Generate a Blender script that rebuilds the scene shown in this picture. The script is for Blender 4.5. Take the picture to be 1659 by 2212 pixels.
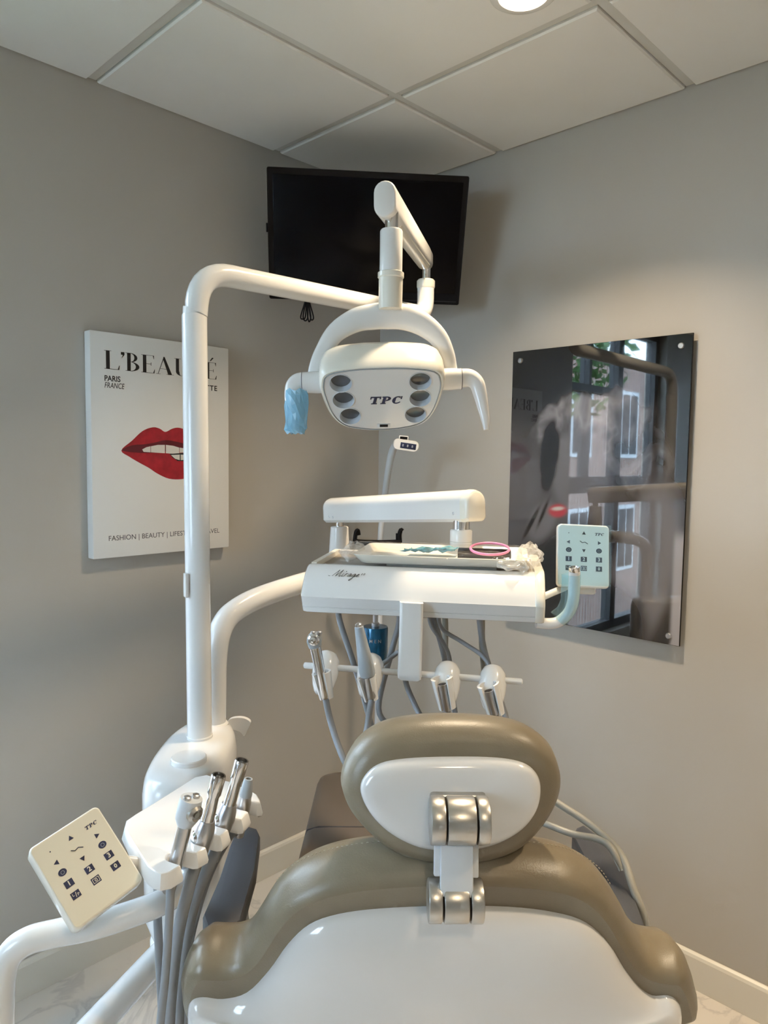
import bpy, bmesh, math, random
import numpy as np
from mathutils import Vector, Matrix, noise
random.seed(4)
SC = bpy.context.scene
COL = SC.collection
for o in list(bpy.data.objects):
    bpy.data.objects.remove(o, do_unlink=True)
R = math.radians
V = Vector

# ---------------------------------------------------------------- camera
FPX, W_PX, H_PX = 1567.8, 1659, 2212
YAW, PITCH, ROLL, CAMH = R(0.721), R(-4.358), R(0.767), 1.458
_f = V((math.sin(YAW)*math.cos(PITCH), math.cos(YAW)*math.cos(PITCH), math.sin(PITCH)))
_r0 = V((math.cos(YAW), -math.sin(YAW), 0)); _u0 = _r0.cross(_f)
CR = math.cos(ROLL)*_r0 + math.sin(ROLL)*_u0
CU = -math.sin(ROLL)*_r0 + math.cos(ROLL)*_u0
CF = _f
CAM = V((0, 0, CAMH))
cam_d = bpy.data.cameras.new('camera')
cam = bpy.data.objects.new('camera', cam_d); COL.objects.link(cam)
cam_d.sensor_fit = 'VERTICAL'; cam_d.sensor_height = 24.0
cam_d.lens = FPX / H_PX * 24.0
cam_d.clip_start = 0.02; cam_d.clip_end = 100
m = Matrix.Identity(4)
for i in range(3):
    m[i][0], m[i][1], m[i][2], m[i][3] = CR[i], CU[i], -CF[i], CAM[i]
cam.matrix_world = m
SC.camera = cam

# ---------------------------------------------------------------- world and exposure
world = bpy.data.worlds.new('overcast_sky'); SC.world = world
world.use_nodes = True
bg = world.node_tree.nodes['Background']
bg.inputs[0].default_value = (0.59, 0.79, 1.0, 1); bg.inputs[1].default_value = 24.5
SC.view_settings.view_transform = 'Standard'
SC.view_settings.look = 'None'
SC.view_settings.exposure = 0.0
SC.view_settings.gamma = 1.0
SC.view_settings.use_curve_mapping = False
SC.cycles.transparent_max_bounces = 32
DOWNLIGHT_W = 12.5

# ---------------------------------------------------------------- pixel helpers (measured from the photograph)
def ray(px, py):
    return (CR*((px-829.5)/FPX) - CU*((py-1106)/FPX) + CF)
def P(px, py, Y):
    d = ray(px, py); return CAM + d*(Y/d.y)
def PZ(px, py, z):
    d = ray(px, py); return CAM + d*((z-CAMH)/d.z)
def RP(px, py, o, n):
    d = ray(px, py); return CAM + d*((V(o)-CAM).dot(n)/d.dot(n))

# ---------------------------------------------------------------- materials
def s2l(c):
    return tuple((x/12.92 if x <= .04045 else ((x+.055)/1.055)**2.4) for x in c)
def hexc(h):
    return s2l(tuple(int(h[i:i+2], 16)/255 for i in (0, 2, 4)))
MATS = {}
def mat(name, col, rough=.5, metal=0, coat=0, noise_amt=0.0, noise_scale=8, bump=0.0, bump_scale=300, emit=0, spec=.5, trans=0, alpha=1, ior=1.45):
    m = bpy.data.materials.new(name); m.use_nodes = True
    nt = m.node_tree; b = nt.nodes['Principled BSDF']
    b.inputs['Base Color'].default_value = (*col, 1)
    b.inputs['Roughness'].default_value = rough
    b.inputs['Metallic'].default_value = metal
    b.inputs['Coat Weight'].default_value = coat
    b.inputs['Coat Roughness'].default_value = .05
    b.inputs['Specular IOR Level'].default_value = spec
    b.inputs['Transmission Weight'].default_value = trans
    b.inputs['Alpha'].default_value = alpha
    b.inputs['IOR'].default_value = ior
    if emit:
        b.inputs['Emission Color'].default_value = (*col, 1); b.inputs['Emission Strength'].default_value = emit
    tc = nt.nodes.new('ShaderNodeTexCoord')
    if noise_amt:
        n = nt.nodes.new('ShaderNodeTexNoise'); n.inputs['Scale'].default_value = noise_scale; n.inputs['Detail'].default_value = 4
        nt.links.new(tc.outputs['Object'], n.inputs['Vector'])
        r = nt.nodes.new('ShaderNodeValToRGB')
        r.color_ramp.elements[0].position = .3; r.color_ramp.elements[1].position = .7
        r.color_ramp.elements[0].color = (*[c*(1-noise_amt) for c in col], 1)
        r.color_ramp.elements[1].color = (*[min(1, c*(1+noise_amt)) for c in col], 1)
        nt.links.new(n.outputs['Fac'], r.inputs['Fac']); nt.links.new(r.outputs['Color'], b.inputs['Base Color'])
    if bump:
        n2 = nt.nodes.new('ShaderNodeTexNoise'); n2.inputs['Scale'].default_value = bump_scale; n2.inputs['Detail'].default_value = 3
        nt.links.new(tc.outputs['Object'], n2.inputs['Vector'])
        bp = nt.nodes.new('ShaderNodeBump'); bp.inputs['Strength'].default_value = bump; bp.inputs['Distance'].default_value = .002
        nt.links.new(n2.outputs['Fac'], bp.inputs['Height']); nt.links.new(bp.outputs['Normal'], b.inputs['Normal'])
    MATS[name] = m
    return m
def film_mat(name, col, opacity, rough=.12, gloss=.35):
    """thin plastic film: mostly see-through, with gloss"""
    m = bpy.data.materials.new(name); m.use_nodes = True; nt = m.node_tree
    nt.nodes.remove(nt.nodes['Principled BSDF'])
    out = nt.nodes['Material Output']
    t = nt.nodes.new('ShaderNodeBsdfTransparent'); t.inputs[0].default_value = (*[1-(1-c)*.5 for c in col], 1)
    d = nt.nodes.new('ShaderNodeBsdfDiffuse'); d.inputs[0].default_value = (*col, 1)
    g = nt.nodes.new('ShaderNodeBsdfGlossy'); g.inputs['Roughness'].default_value = rough
    lw = nt.nodes.new('ShaderNodeLayerWeight'); lw.inputs['Blend'].default_value = .5
    pw_ = nt.nodes.new('ShaderNodeMath'); pw_.operation = 'POWER'; pw_.inputs[1].default_value = 3
    fr_ = nt.nodes.new('ShaderNodeMath'); fr_.operation = 'MULTIPLY_ADD'; fr_.inputs[1].default_value = gloss; fr_.inputs[2].default_value = .04
    nt.links.new(lw.outputs['Facing'], pw_.inputs[0]); nt.links.new(pw_.outputs[0], fr_.inputs[0])
    n = nt.nodes.new('ShaderNodeTexNoise'); n.inputs['Scale'].default_value = 60
    bp = nt.nodes.new('ShaderNodeBump'); bp.inputs['Strength'].default_value = .5; bp.inputs['Distance'].default_value = .003
    tc = nt.nodes.new('ShaderNodeTexCoord'); nt.links.new(tc.outputs['Object'], n.inputs['Vector'])
    nt.links.new(n.outputs['Fac'], bp.inputs['Height'])
    nt.links.new(bp.outputs['Normal'], g.inputs['Normal'])
    m1 = nt.nodes.new('ShaderNodeMixShader'); m1.inputs[0].default_value = opacity
    m2 = nt.nodes.new('ShaderNodeMixShader')
    nt.links.new(t.outputs[0], m1.inputs[1]); nt.links.new(d.outputs[0], m1.inputs[2])
    nt.links.new(fr_.outputs[0], m2.inputs[0]); nt.links.new(m1.outputs[0], m2.inputs[1]); nt.links.new(g.outputs[0], m2.inputs[2])
    nt.links.new(m2.outputs[0], out.inputs['Surface'])
    return m

M_WALL = mat('painted_wall', (.42, .39, .343), .5, noise_amt=.015, noise_scale=3, bump=.06, bump_scale=180)
M_CEIL = mat('ceiling_tile_white', (.80, .80, .79), .85, noise_amt=.015, noise_scale=5, bump=.08, bump_scale=400)
M_GRID = mat('grid_bar_white', (.62, .62, .60), .5)
M_BASE = mat('baseboard_paint', (.66, .63, .56), .35)
M_WHITE = mat('gloss_white_plastic', (.80, .80, .79), .22, coat=.4)
M_WHITE2 = mat('cream_white_plastic', (.80, .77, .68), .25, coat=.35)
M_SHELL = mat('shell_white_plastic', (.66, .66, .655), .12, coat=.8)
M_TAUPE = mat('taupe_vinyl', (.175, .143, .094), .36, noise_amt=.05, noise_scale=30, bump=.12, bump_scale=500)
M_BROWN = mat('darker_vinyl', (.115, .095, .078), .5, bump=.08, bump_scale=500)  # leg rest only, a darker tone than the taupe upholstery
M_CHAR = mat('charcoal_vinyl', (.055, .058, .066), .38, bump=.08, bump_scale=600)
M_CHROME = mat('chrome', (.75, .75, .76), .12, metal=1)
M_STEEL = mat('satin_steel', (.55, .55, .56), .28, metal=1)
M_ALU = mat('satin_aluminium', (.50, .485, .455), .32, metal=1, bump=.05, bump_scale=900)
M_SILVER = mat('silver_grey_plastic', (.58, .61, .64), .3, coat=.2)
M_GREYP = mat('grey_plastic', (.33, .36, .38), .35, coat=.2)
M_HOSE = mat('grey_hose', (.24, .25, .265), .4)
M_HOSEB = mat('beige_hose', (.28, .27, .235), .45)
M_BLACK = mat('black_plastic', (.006, .006, .007), .4, spec=.12)
M_SCREEN = mat('tv_screen_glass', (.002, .002, .003), .2, spec=.12)
M_INK = mat('black_ink', (.012, .012, .014), .6)
M_NAVY = mat('navy_ink', (.012, .018, .06), .5)
M_GREYINK = mat('grey_ink', (.10, .10, .11), .6)
M_CANVAS = mat('white_canvas', (.74, .735, .71), .7, bump=.15, bump_scale=900)
M_RED = mat('red_ink', (.33, .010, .018), .5, noise_amt=.25, noise_scale=40)
M_DRED = mat('dark_red_ink', (.10, .006, .012), .5)
M_TOOTH = mat('tooth_ink', (.66, .63, .58), .5)
M_KEYFACE = mat('keypad_cream', (.66, .62, .50), .4)
M_KEYBLUE = mat('keypad_face', (.88, .90, .90), .35)
M_BLUE = mat('anodised_blue', (.004, .10, .20), .25, metal=.35, coat=.3)
M_PINK = mat('pink_rubber', (.75, .25, .42), .35)
M_TEAL = mat('teal_packet', (.10, .32, .40), .4, noise_amt=.5, noise_scale=120)
M_MAT = mat('tray_mat_taupe', (.27, .235, .20), .5)
M_MIRROR = mat('reflector_metal', (.36, .37, .38), .25, metal=1)
M_LAMPLENS = mat('dark_lamp_lens', (.09, .095, .10), .2, coat=.5)
M_GLASSW = mat('window_glass', (1, 1, 1), 0, trans=1, ior=1.02)
M_FRAME = mat('dark_window_frame', (.05, .055, .06), .4)
M_LEAF = mat('green_leaf', (.06, .14, .035), .6, noise_amt=.5, noise_scale=6)
M_GRASS = mat('lawn', (.10, .13, .06), .9, noise_amt=.3, noise_scale=2)
M_BARK = mat('bark', (.08, .06, .04), .8)
M_LENS = mat('downlight_lens', (1.0, .83, .60), .5, emit=22)
M_SILL = mat('pale_render', (.5, .52, .55), .8)
M_FILMB = film_mat('blue_film', (.30, .64, .86), .40)
M_FILMK = film_mat('pale_blue_film', (.62, .90, 1.0), .10, .12, .25)
M_FILMS = film_mat('clear_film_flat', (.99, .985, .97), .05, .08, .10)
M_FILMC = film_mat('clear_film', (.99, .985, .97), .22, .10, .30)

def tile_mat():
    m = bpy.data.materials.new('marble_tile'); m.use_nodes = True; nt = m.node_tree; b = nt.nodes['Principled BSDF']
    tc = nt.nodes.new('ShaderNodeTexCoord'); oi = nt.nodes.new('ShaderNodeObjectInfo')
    add = nt.nodes.new('ShaderNodeVectorMath'); add.operation = 'ADD'
    sc = nt.nodes.new('ShaderNodeVectorMath'); sc.operation = 'SCALE'; sc.inputs['Scale'].default_value = 20
    nt.links.new(oi.outputs['Random'], sc.inputs[0]); nt.links.new(tc.outputs['Object'], add.inputs[0]); nt.links.new(sc.outputs[0], add.inputs[1])
    n = nt.nodes.new('ShaderNodeTexNoise'); n.inputs['Scale'].default_value = 3.0; n.inputs['Detail'].default_value = 8; n.inputs['Distortion'].default_value = 1.6
    nt.links.new(add.outputs[0], n.inputs['Vector'])
    r = nt.nodes.new('ShaderNodeValToRGB'); e = r.color_ramp.elements
    e[0].position = .475; e[0].color = (.60, .56, .51, 1); e[1].position = .53; e[1].color = (.60, .56, .51, 1)
    k = e.new(.502); k.color = (.47, .44, .41, 1)
    nt.links.new(n.outputs['Fac'], r.inputs['Fac']); nt.links.new(r.outputs['Color'], b.inputs['Base Color'])
    b.inputs['Roughness'].default_value = .28
    return m
M_TILE = tile_mat()
M_GROUT = mat('grout', (.34, .32, .29), .8)
def brick_mat():
    m = bpy.data.materials.new('brick_facade'); m.use_nodes = True; nt = m.node_tree; b = nt.nodes['Principled BSDF']
    t = nt.nodes.new('ShaderNodeTexBrick'); tc = nt.nodes.new('ShaderNodeTexCoord')
    nt.links.new(tc.outputs['Generated'], t.inputs['Vector'])
    t.inputs['Color1'].default_value = (.24, .12, .09, 1); t.inputs['Color2'].default_value = (.17, .09, .075, 1)
    t.inputs['Mortar'].default_value = (.35, .32, .29, 1); t.inputs['Scale'].default_value = 34
    nt.links.new(t.outputs['Color'], b.inputs['Base Color']); b.inputs['Roughness'].default_value = .85
    return m
M_BRICK = brick_mat()
def attr_mat():
    m = bpy.data.materials.new('acrylic_print'); m.use_nodes = True; nt = m.node_tree; b = nt.nodes['Principled BSDF']
    a = nt.nodes.new('ShaderNodeAttribute'); a.attribute_name = 'print'
    nt.links.new(a.outputs['Color'], b.inputs['Base Color'])
    b.inputs['Roughness'].default_value = .03; b.inputs['Coat Weight'].default_value = 1; b.inputs['Coat Roughness'].default_value = .01
    b.inputs['Specular IOR Level'].default_value = .6
    return m
M_PRINT = attr_mat()

# ---------------------------------------------------------------- geometry helpers
ORG = {}
def frame(o, z=(0, 0, 1), x=(1, 0, 0)):
    z = V(z).normalized(); x = V(x); x = (x - z*x.dot(z)).normalized(); y = z.cross(x)
    M = Matrix.Identity(4)
    for i in range(3):
        M[i][0], M[i][1], M[i][2], M[i][3] = x[i], y[i], z[i], V(o)[i]
    return M
def catmull(pts, n=8):
    pts = [V(p) for p in pts]
    if len(pts) < 3: return pts
    ext = [pts[0]*2-pts[1]] + pts + [pts[-1]*2-pts[-2]]
    out = []
    for i in range(1, len(ext)-2):
        p0, p1, p2, p3 = ext[i-1:i+3]
        for k in range(n):
            t = k/n
            out.append(.5*((2*p1)+(p2-p0)*t+(2*p0-5*p1+4*p2-p3)*t*t+(3*p1-p0-3*p2+p3)*t**3))
    out.append(pts[-1]); return out
def lerpv(a, n):
    """resample the list a to n values"""
    return [a[min(int(i/(n-1)*(len(a)-1)), len(a)-2)]*(1-((i/(n-1)*(len(a)-1))-min(int(i/(n-1)*(len(a)-1)), len(a)-2)))
            + a[min(int(i/(n-1)*(len(a)-1)), len(a)-2)+1]*((i/(n-1)*(len(a)-1))-min(int(i/(n-1)*(len(a)-1)), len(a)-2)) for i in range(n)]
class MB:
    def __init__(s): s.v = []; s.f = []
    def add(s, vs, fs):
        b = len(s.v); s.v += [V(p) for p in vs]; s.f += [tuple(i+b for i in f) for f in fs]; return s
    def loft(s, rings, cap0=True, cap1=True, closed=True):
        n = len(rings[0]); vs = [p for r in rings for p in r]; fs = []
        for i in range(len(rings)-1):
            for j in range(n if closed else n-1):
                k = (j+1) % n
                fs.append((i*n+j, i*n+k, (i+1)*n+k, (i+1)*n+j))
        if cap0: fs.append(tuple(reversed(range(n))))
        if cap1: fs.append(tuple(range((len(rings)-1)*n, len(rings)*n)))
        return s.add(vs, fs)
    def tube(s, pts, r, seg=16, smooth=0, cap=True, flat=None):
        """sweep a circle (or an ellipse: flat = (side factor, up factor, up vector)) along the points"""
        pts = catmull(pts, smooth) if smooth else [V(p) for p in pts]
        n = len(pts)
        rs = [r]*n if not isinstance(r, (list, tuple)) else (list(r) if len(r) == n else lerpv(list(r), n))
        rings = []; up = None
        for i, p in enumerate(pts):
            t = (pts[min(i+1, n-1)] - pts[max(i-1, 0)]).normalized()
            if flat: up = V(flat[2])
            elif up is None: up = V((0, 0, 1)) if abs(t.z) < .9 else V((1, 0, 0))
            a = (up - t*up.dot(t)).normalized(); b = t.cross(a); up = a
            fa, fb = (flat[1], flat[0]) if flat else (1, 1)
            rings.append([p + a*(math.cos(2*math.pi*k/seg)*rs[i]*fa) + b*(math.sin(2*math.pi*k/seg)*rs[i]*fb) for k in range(seg)])
        return s.loft(rings, cap, cap)
    def lathe(s, o, axis, prof, seg=24, cap=True):
        M = frame(o, axis, (1, 0, 0) if abs(V(axis).normalized().x) < .9 else (0, 1, 0))
        rings = [[M @ V((r*math.cos(2*math.pi*k/seg), r*math.sin(2*math.pi*k/seg), h)) for k in range(seg)] for r, h in prof]
        return s.loft(rings, cap, cap)
    def box(s, M, size, bev=0, seg=2):
        bm = bmesh.new(); bmesh.ops.create_cube(bm, size=1)
        for v in bm.verts: v.co = V((v.co.x*size[0], v.co.y*size[1], v.co.z*size[2]))
        if bev: bmesh.ops.bevel(bm, geom=bm.edges[:], offset=bev, segments=seg, profile=.5, affect='EDGES')
        bm.verts.ensure_lookup_table()
        s.add([M @ v.co for v in bm.verts], [tuple(v.index for v in f.verts) for f in bm.faces]); bm.free(); return s
    def prism(s, M, pts, th):
        n = len(pts)
        return s.loft([[M @ V((p[0], p[1], 0)) for p in pts], [M @ V((p[0], p[1], th)) for p in pts]])
    def text(s, txt, M, size, th=.0003, shear=0, offset=0, align='CENTER', spacing=1, xs=1):
        c = bpy.data.curves.new('t', 'FONT'); c.body = txt; c.size = size; c.shear = shear; c.offset = offset
        c.extrude = th; c.align_x = align; c.align_y = 'CENTER'; c.space_character = spacing; c.resolution_u = 4
        o = bpy.data.objects.new('t', c); COL.objects.link(o)
        dg = bpy.context.evaluated_depsgraph_get()
        me = bpy.data.meshes.new_from_object(o.evaluated_get(dg))
        s.add([M @ V((v.co.x*xs, v.co.y, v.co.z)) for v in me.vertices], [tuple(p.vertices) for p in me.polygons])
        bpy.data.objects.remove(o); bpy.data.curves.remove(c); bpy.data.meshes.remove(me); return s
    def build(s, name, material, parent=None, smooth=True, ang=40):
        if parent is None:
            xs = [v.x for v in s.v]; ys = [v.y for v in s.v]; zs = [v.z for v in s.v]
            org = V(((min(xs)+max(xs))/2, (min(ys)+max(ys))/2, min(zs)))
        else: org = ORG[parent.name]
        me = bpy.data.meshes.new(name)
        me.from_pydata([tuple(v-org) for v in s.v], [], s.f); me.update()
        bm = bmesh.new(); bm.from_mesh(me); bmesh.ops.recalc_face_normals(bm, faces=bm.faces); bm.to_mesh(me); bm.free()
        me.materials.append(material)
        if smooth:
            me.polygons.foreach_set('use_smooth', [True]*len(me.polygons)); me.set_sharp_from_angle(angle=R(ang))
        o = bpy.data.objects.new(name, me); COL.objects.link(o)
        if parent is None: o.location = org
        else: o.parent = parent
        ORG[o.name] = org
        return o
def tag(o, label=None, cat=None, group=None, kind=None):
    if label: o['label'] = label
    if cat: o['category'] = cat
    if group: o['group'] = group
    if kind: o['kind'] = kind
    return o
def thing(name, loc, label, cat, group=None):
    o = bpy.data.objects.new(name, None); COL.objects.link(o); o.location = V(loc); o.empty_display_size = .05
    ORG[o.name] = V(loc); return tag(o, label, cat, group)
def rrect(w, h, r, n=6):
    out = []
    for cx, cy, a0 in ((w/2-r, h/2-r, 0), (-w/2+r, h/2-r, 90), (-w/2+r, -h/2+r, 180), (w/2-r, -h/2+r, 270)):
        for k in range(n+1):
            a = R(a0+90*k/n); out.append((cx+r*math.cos(a), cy+r*math.sin(a)))
    return out
def closed_curve(pts, n=6):
    """closed Catmull-Rom through 2D points"""
    k = len(pts); out = []
    for i in range(k):
        p0, p1, p2, p3 = (V((*pts[(i+j-1) % k], 0)) for j in range(4))
        for q in range(n):
            t = q/n
            v = .5*((2*p1)+(p2-p0)*t+(2*p0-5*p1+4*p2-p3)*t*t+(3*p1-p0-3*p2+p3)*t**3)
            out.append((v.x, v.y))
    return out
def inset(pts, d):
    """move a closed 2D outline inwards by d (counter-clockwise or not)"""
    n = len(pts); area = sum(pts[i][0]*pts[(i+1) % n][1]-pts[(i+1) % n][0]*pts[i][1] for i in range(n))
    sg = 1 if area > 0 else -1; out = []
    for i in range(n):
        a, b = V(pts[i-1]), V(pts[(i+1) % n]); t = (b-a)
        if t.length < 1e-9: out.append(pts[i]); continue
        t.normalize(); nrm = V((-t.y, t.x))*sg
        out.append((pts[i][0]+nrm.x*d, pts[i][1]+nrm.y*d))
    return out

# ================================================================ THE ROOM
K = math.sqrt(.5)
CX, CY, HC = 0.0115, 2.798, 2.44
EL, ER = V((-K, -K, 0)), V((K, -K, 0))
NL, NR = V((K, -K, 0)), V((-K, -K, 0))
CORNER = V((CX, CY, 0)); UP = V((0, 0, 1))
def wl(s, z, off=0): return CORNER + EL*s + NL*off + UP*z
def wr(s, z, off=0): return CORNER + ER*s + NR*off + UP*z
def ab(a, b, z): return CORNER + EL*a + ER*b + UP*z
LEN = 3.7
TH = .14
def wbox(mb, f, s0, s1, z0, z1, o0, o1):
    c = [f(s, z, o) for o in (o0, o1) for z in (z0, z1) for s in (s0, s1)]
    mb.add(c, [(0, 1, 3, 2), (4, 6, 7, 5), (0, 4, 5, 1), (2, 3, 7, 6), (0, 2, 6, 4), (1, 5, 7, 3)])
WS0, WS1, WZ0, WZ1 = 1.47, 2.62, .45, 2.25
mb = MB()
wbox(mb, wl, -TH, WS0, -.02, HC+.1, -TH, 0); wbox(mb, wl, WS1, LEN, -.02, HC+.1, -TH, 0)
wbox(mb, wl, WS0, WS1, -.02, WZ0, -TH, 0); wbox(mb, wl, WS0, WS1, WZ1, HC+.1, -TH, 0)
tag(mb.build('wall_left', M_WALL, smooth=False), kind='structure')
mb = MB(); wbox(mb, wr, 0, LEN, -.02, HC+.1, -TH, 0)
tag(mb.build('wall_right', M_WALL, smooth=False), kind='structure')
wq = lambda s, z, o: ab(LEN-o, s, z)
RB0, RB1, RZ0, RZ1 = .30, 1.20, 1.15, 2.2
mb = MB(); wbox(mb, wq, 0, RB0, -.02, HC+.1, -TH, 0); wbox(mb, wq, RB1, LEN, -.02, HC+.1, -TH, 0)
wbox(mb, wq, RB0, RB1, -.02, RZ0, -TH, 0); wbox(mb, wq, RB0, RB1, RZ1, HC+.1, -TH, 0)
tag(mb.build('wall_rear', M_WALL, smooth=False), kind='structure')
mb = MB(); wbox(mb, lambda s, z, o: ab(s, LEN-o, z), 0, LEN, -.02, HC+.1, -TH, 0)
tag(mb.build('wall_side', M_WALL, smooth=False), kind='structure')

# floor: grout bed with single marble tiles
mb = MB(); wbox(mb, lambda s, z, o: ab(s, o, z), 0, LEN, -.06, -.008, 0, LEN)
floor = tag(mb.build('floor', M_GROUT, smooth=False), kind='structure')
def rect_piece(name, a0, a1, b0, b1, z0, z1, material, parent, ch=.0015):
    r0 = [ab(a, b, z0) for a, b in ((a0, b0), (a1, b0), (a1, b1), (a0, b1))]
    r1 = [ab(a, b, z1-ch if z1 > z0 else z1+ch) for a, b in ((a0, b0), (a1, b0), (a1, b1), (a0, b1))]
    r2 = [ab(a, b, z1) for a, b in ((a0+ch, b0+ch), (a1-ch, b0+ch), (a1-ch, b1-ch), (a0+ch, b1-ch))]
    return MB().loft([r0, r1, r2]).build(name, material, parent, smooth=False)
TS = .61
cuts_a = [0.001, .33] + [.33+TS*i for i in range(1, 6)] + [LEN-.001]
cuts_b = [0.001, .46] + [.46+TS*i for i in range(1, 6)] + [LEN-.001]
for i in range(len(cuts_a)-1):
    for j in range(len(cuts_b)-1):
        if cuts_a[i+1]-cuts_a[i] < .02 or cuts_b[j+1]-cuts_b[j] < .02: continue
        rect_piece('floor_tile', cuts_a[i]+.0015, cuts_a[i+1]-.0015, cuts_b[j]+.0015, cuts_b[j+1]-.0015, -.008, 0, M_TILE, floor)

# ceiling: slab, T-bars, tegular tiles, wall angle
mb = MB(); wbox(mb, lambda s, z, o: ab(s, o, z), 0, LEN, HC+.035, HC+.1, 0, LEN)
ceiling = tag(mb.build('ceiling', M_GRID, smooth=False), kind='structure')
GA, GB, GS = .4914, .534, .61
ga = [0] + [GA+GS*i for i in range(0, 6) if GA+GS*i < LEN-.02] + [LEN]
gb = [0] + [GB+GS*i for i in range(0, 6) if GB+GS*i < LEN-.02] + [LEN]
for a in ga[1:-1]:
    rect_piece('grid_bar', a-.012, a+.012, .001, LEN-.001, HC+.034, HC+.008, M_GRID, ceiling, .0008)
for b in gb[1:-1]:
    rect_piece('grid_bar', .001, LEN-.001, b-.012, b+.012, HC+.0342, HC+.0078, M_GRID, ceiling, .0008)
for i in range(len(ga)-1):
    for j in range(len(gb)-1):
        a0, a1 = ga[i]+(.014 if i else .003), ga[i+1]-(.014 if i < len(ga)-2 else .003)
        b0, b1 = gb[j]+(.014 if j else .003), gb[j+1]-(.014 if j < len(gb)-2 else .003)
        rect_piece('ceiling_tile', a0, a1, b0, b1, HC+.03, HC, M_CEIL, ceiling, .004)

# baseboards
def baseboard(name, f, s0, s1, parent_label=None):
    prof = [(0, 0), (.013, 0), (.013, .088), (.010, .096), (.004, .1), (0, .1)]
    mb = MB(); mb.loft([[f(s, z+.0005, o+.0005) for o, z in prof] for s in (s0, s1)])
    return tag(mb.build(name, M_BASE, smooth=False), kind='structure')
baseboard('baseboard_left', wl, .016, LEN-.02)
baseboard('baseboard_right', wr, .016, LEN-.02)

# window in the left wall, beside the view: frame, mullion, transom, panes
mb = MB()
for s0, s1, z0, z1 in ((WS0, WS0+.05, WZ0, WZ1), (WS1-.05, WS1, WZ0, WZ1), (WS0, WS1, WZ0, WZ0+.05), (WS0, WS1, WZ1-.05, WZ1),
                       (WS0, WS1, 1.27, 1.36), (2.08, 2.14, WZ0, WZ1), (1.74, 1.765, 1.36, WZ1), (WS0, 2.08, 1.83, 1.87)):
    wbox(mb, wl, s0, s1, z0, z1, -.11, -.05)
win = tag(mb.build('window_1', M_FRAME, smooth=False), kind='structure')
for s0, s1, z0, z1 in ((WS0+.05, 1.74, 1.36, 1.83), (1.765, 2.08, 1.36, 1.83), (WS0+.05, 1.74, 1.87, WZ1-.05), (1.765, 2.08, 1.87, WZ1-.05),
                       (2.14, WS1-.05, 1.36, WZ1-.05), (WS0+.05, 2.08, WZ0+.05, 1.27), (2.14, WS1-.05, WZ0+.05, 1.27)):
    mb = MB(); wbox(mb, wl, s0, s1, z0, z1, -.083, -.079); mb.build('pane', M_GLASSW, win, smooth=False)

# unseen second window, added in the rear wall for cool light from behind
mb = MB()
for s0, s1, z0, z1 in ((RB0, RB0+.05, RZ0, RZ1), (RB1-.05, RB1, RZ0, RZ1), (RB0+.05, RB1-.05, RZ0, RZ0+.05), (RB0+.05, RB1-.05, RZ1-.05, RZ1), (.73, .78, RZ0+.05, RZ1-.05)):
    wbox(mb, wq, s0, s1, z0, z1, -.11, -.05)
win2 = tag(mb.build('added_rear_window', M_FRAME, smooth=False), kind='structure')
for s0, s1 in ((RB0+.05, .73), (.78, RB1-.05)):
    mb = MB(); wbox(mb, wq, s0, s1, RZ0+.05, RZ1-.05, -.083, -.079); mb.build('pane', M_GLASSW, win2, smooth=False)
mb = MB(); mb.box(frame((-8, 0, -3.1)), (40, 40, .1)); tag(mb.build('ground', M_GRASS, smooth=False), kind='structure')

# recessed downlights (one in the picture, the others of the same ceiling grid behind it)
L1 = PZ(1131, -14, HC)
spots = [L1, L1+V((0, -2.3, 0)), L1+V((.863, -.863, 0))]
dl_labels = ['round recessed downlight glowing in the ceiling tile above the acrylic poster wall',
             'recessed downlight in the ceiling behind the chair back', 'recessed downlight in the ceiling close to the right wall',
             'recessed downlight in the ceiling over the chair back', 'recessed downlight in the ceiling near the window',
             'recessed downlight in the ceiling by the rear walls']
for i, p in enumerate(spots):
    dl = thing('recessed_downlight', (p.x, p.y, HC), dl_labels[i], 'ceiling light', 'recessed ceiling downlights')
    MB().lathe((p.x, p.y, HC+.001), (0, 0, -1), [(.052, 0), (.072, 0), (.072, .002), (.066, .006), (.054, .006), (.050, .002)], 40, cap=False).build('trim_ring', M_WHITE, dl)
    MB().lathe((p.x, p.y, HC-.001), (0, 0, -1), [(.051, 0), (.051, .002)], 40).build('lens', M_LENS, dl)
    ld = bpy.data.lights.new('downlight_lamp', 'AREA'); ld.shape = 'DISK'; ld.size = .098; ld.energy = DOWNLIGHT_W
    ld.color = (1.0, .80, .55); ld.spread = R(112)
    lo = bpy.data.objects.new('lamp', ld); COL.objects.link(lo); lo.parent = dl; lo.location = (0, 0, -.009)

# outside the window: a brick house and a tree
mb = MB(); wbox(mb, wl, 3.2, 16, -3, 3.6, -7.5, -5.2)
house = mb.build('brick_house', M_BRICK, smooth=False)
tag(house, 'red brick house seen outside the window in the poster reflection', 'building')
for s in (4.4, 6.4, 8.4, 10.4, 12.4):
    for z in (-.2, 2.2):
        mb = MB(); wbox(mb, wl, s, s+.8, z-.7, z+.7, -5.22, -5.15); fr1 = mb.build('window', M_SILL, house, smooth=False)
        mb = MB(); wbox(mb, wl, s+.07, s+.37, z-.62, z+.62, -5.16, -5.14); mb.build('pane', M_SCREEN, fr1, smooth=False)
        mb = MB(); wbox(mb, wl, s+.43, s+.73, z-.62, z+.62, -5.16, -5.14); mb.build('pane', M_SCREEN, fr1, smooth=False)
TS_, TO_ = 5.3, -2.3
tr = thing('garden_tree', wl(TS_, -3, TO_), 'green leafy tree outside the window', 'tree')
MB().tube([wl(TS_, -3, TO_), wl(TS_+.05, 0, TO_), wl(TS_-.05, 2.4, TO_-.05)], [.12, .09, .03], 10, smooth=4).build('trunk', M_BARK, tr)
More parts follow.
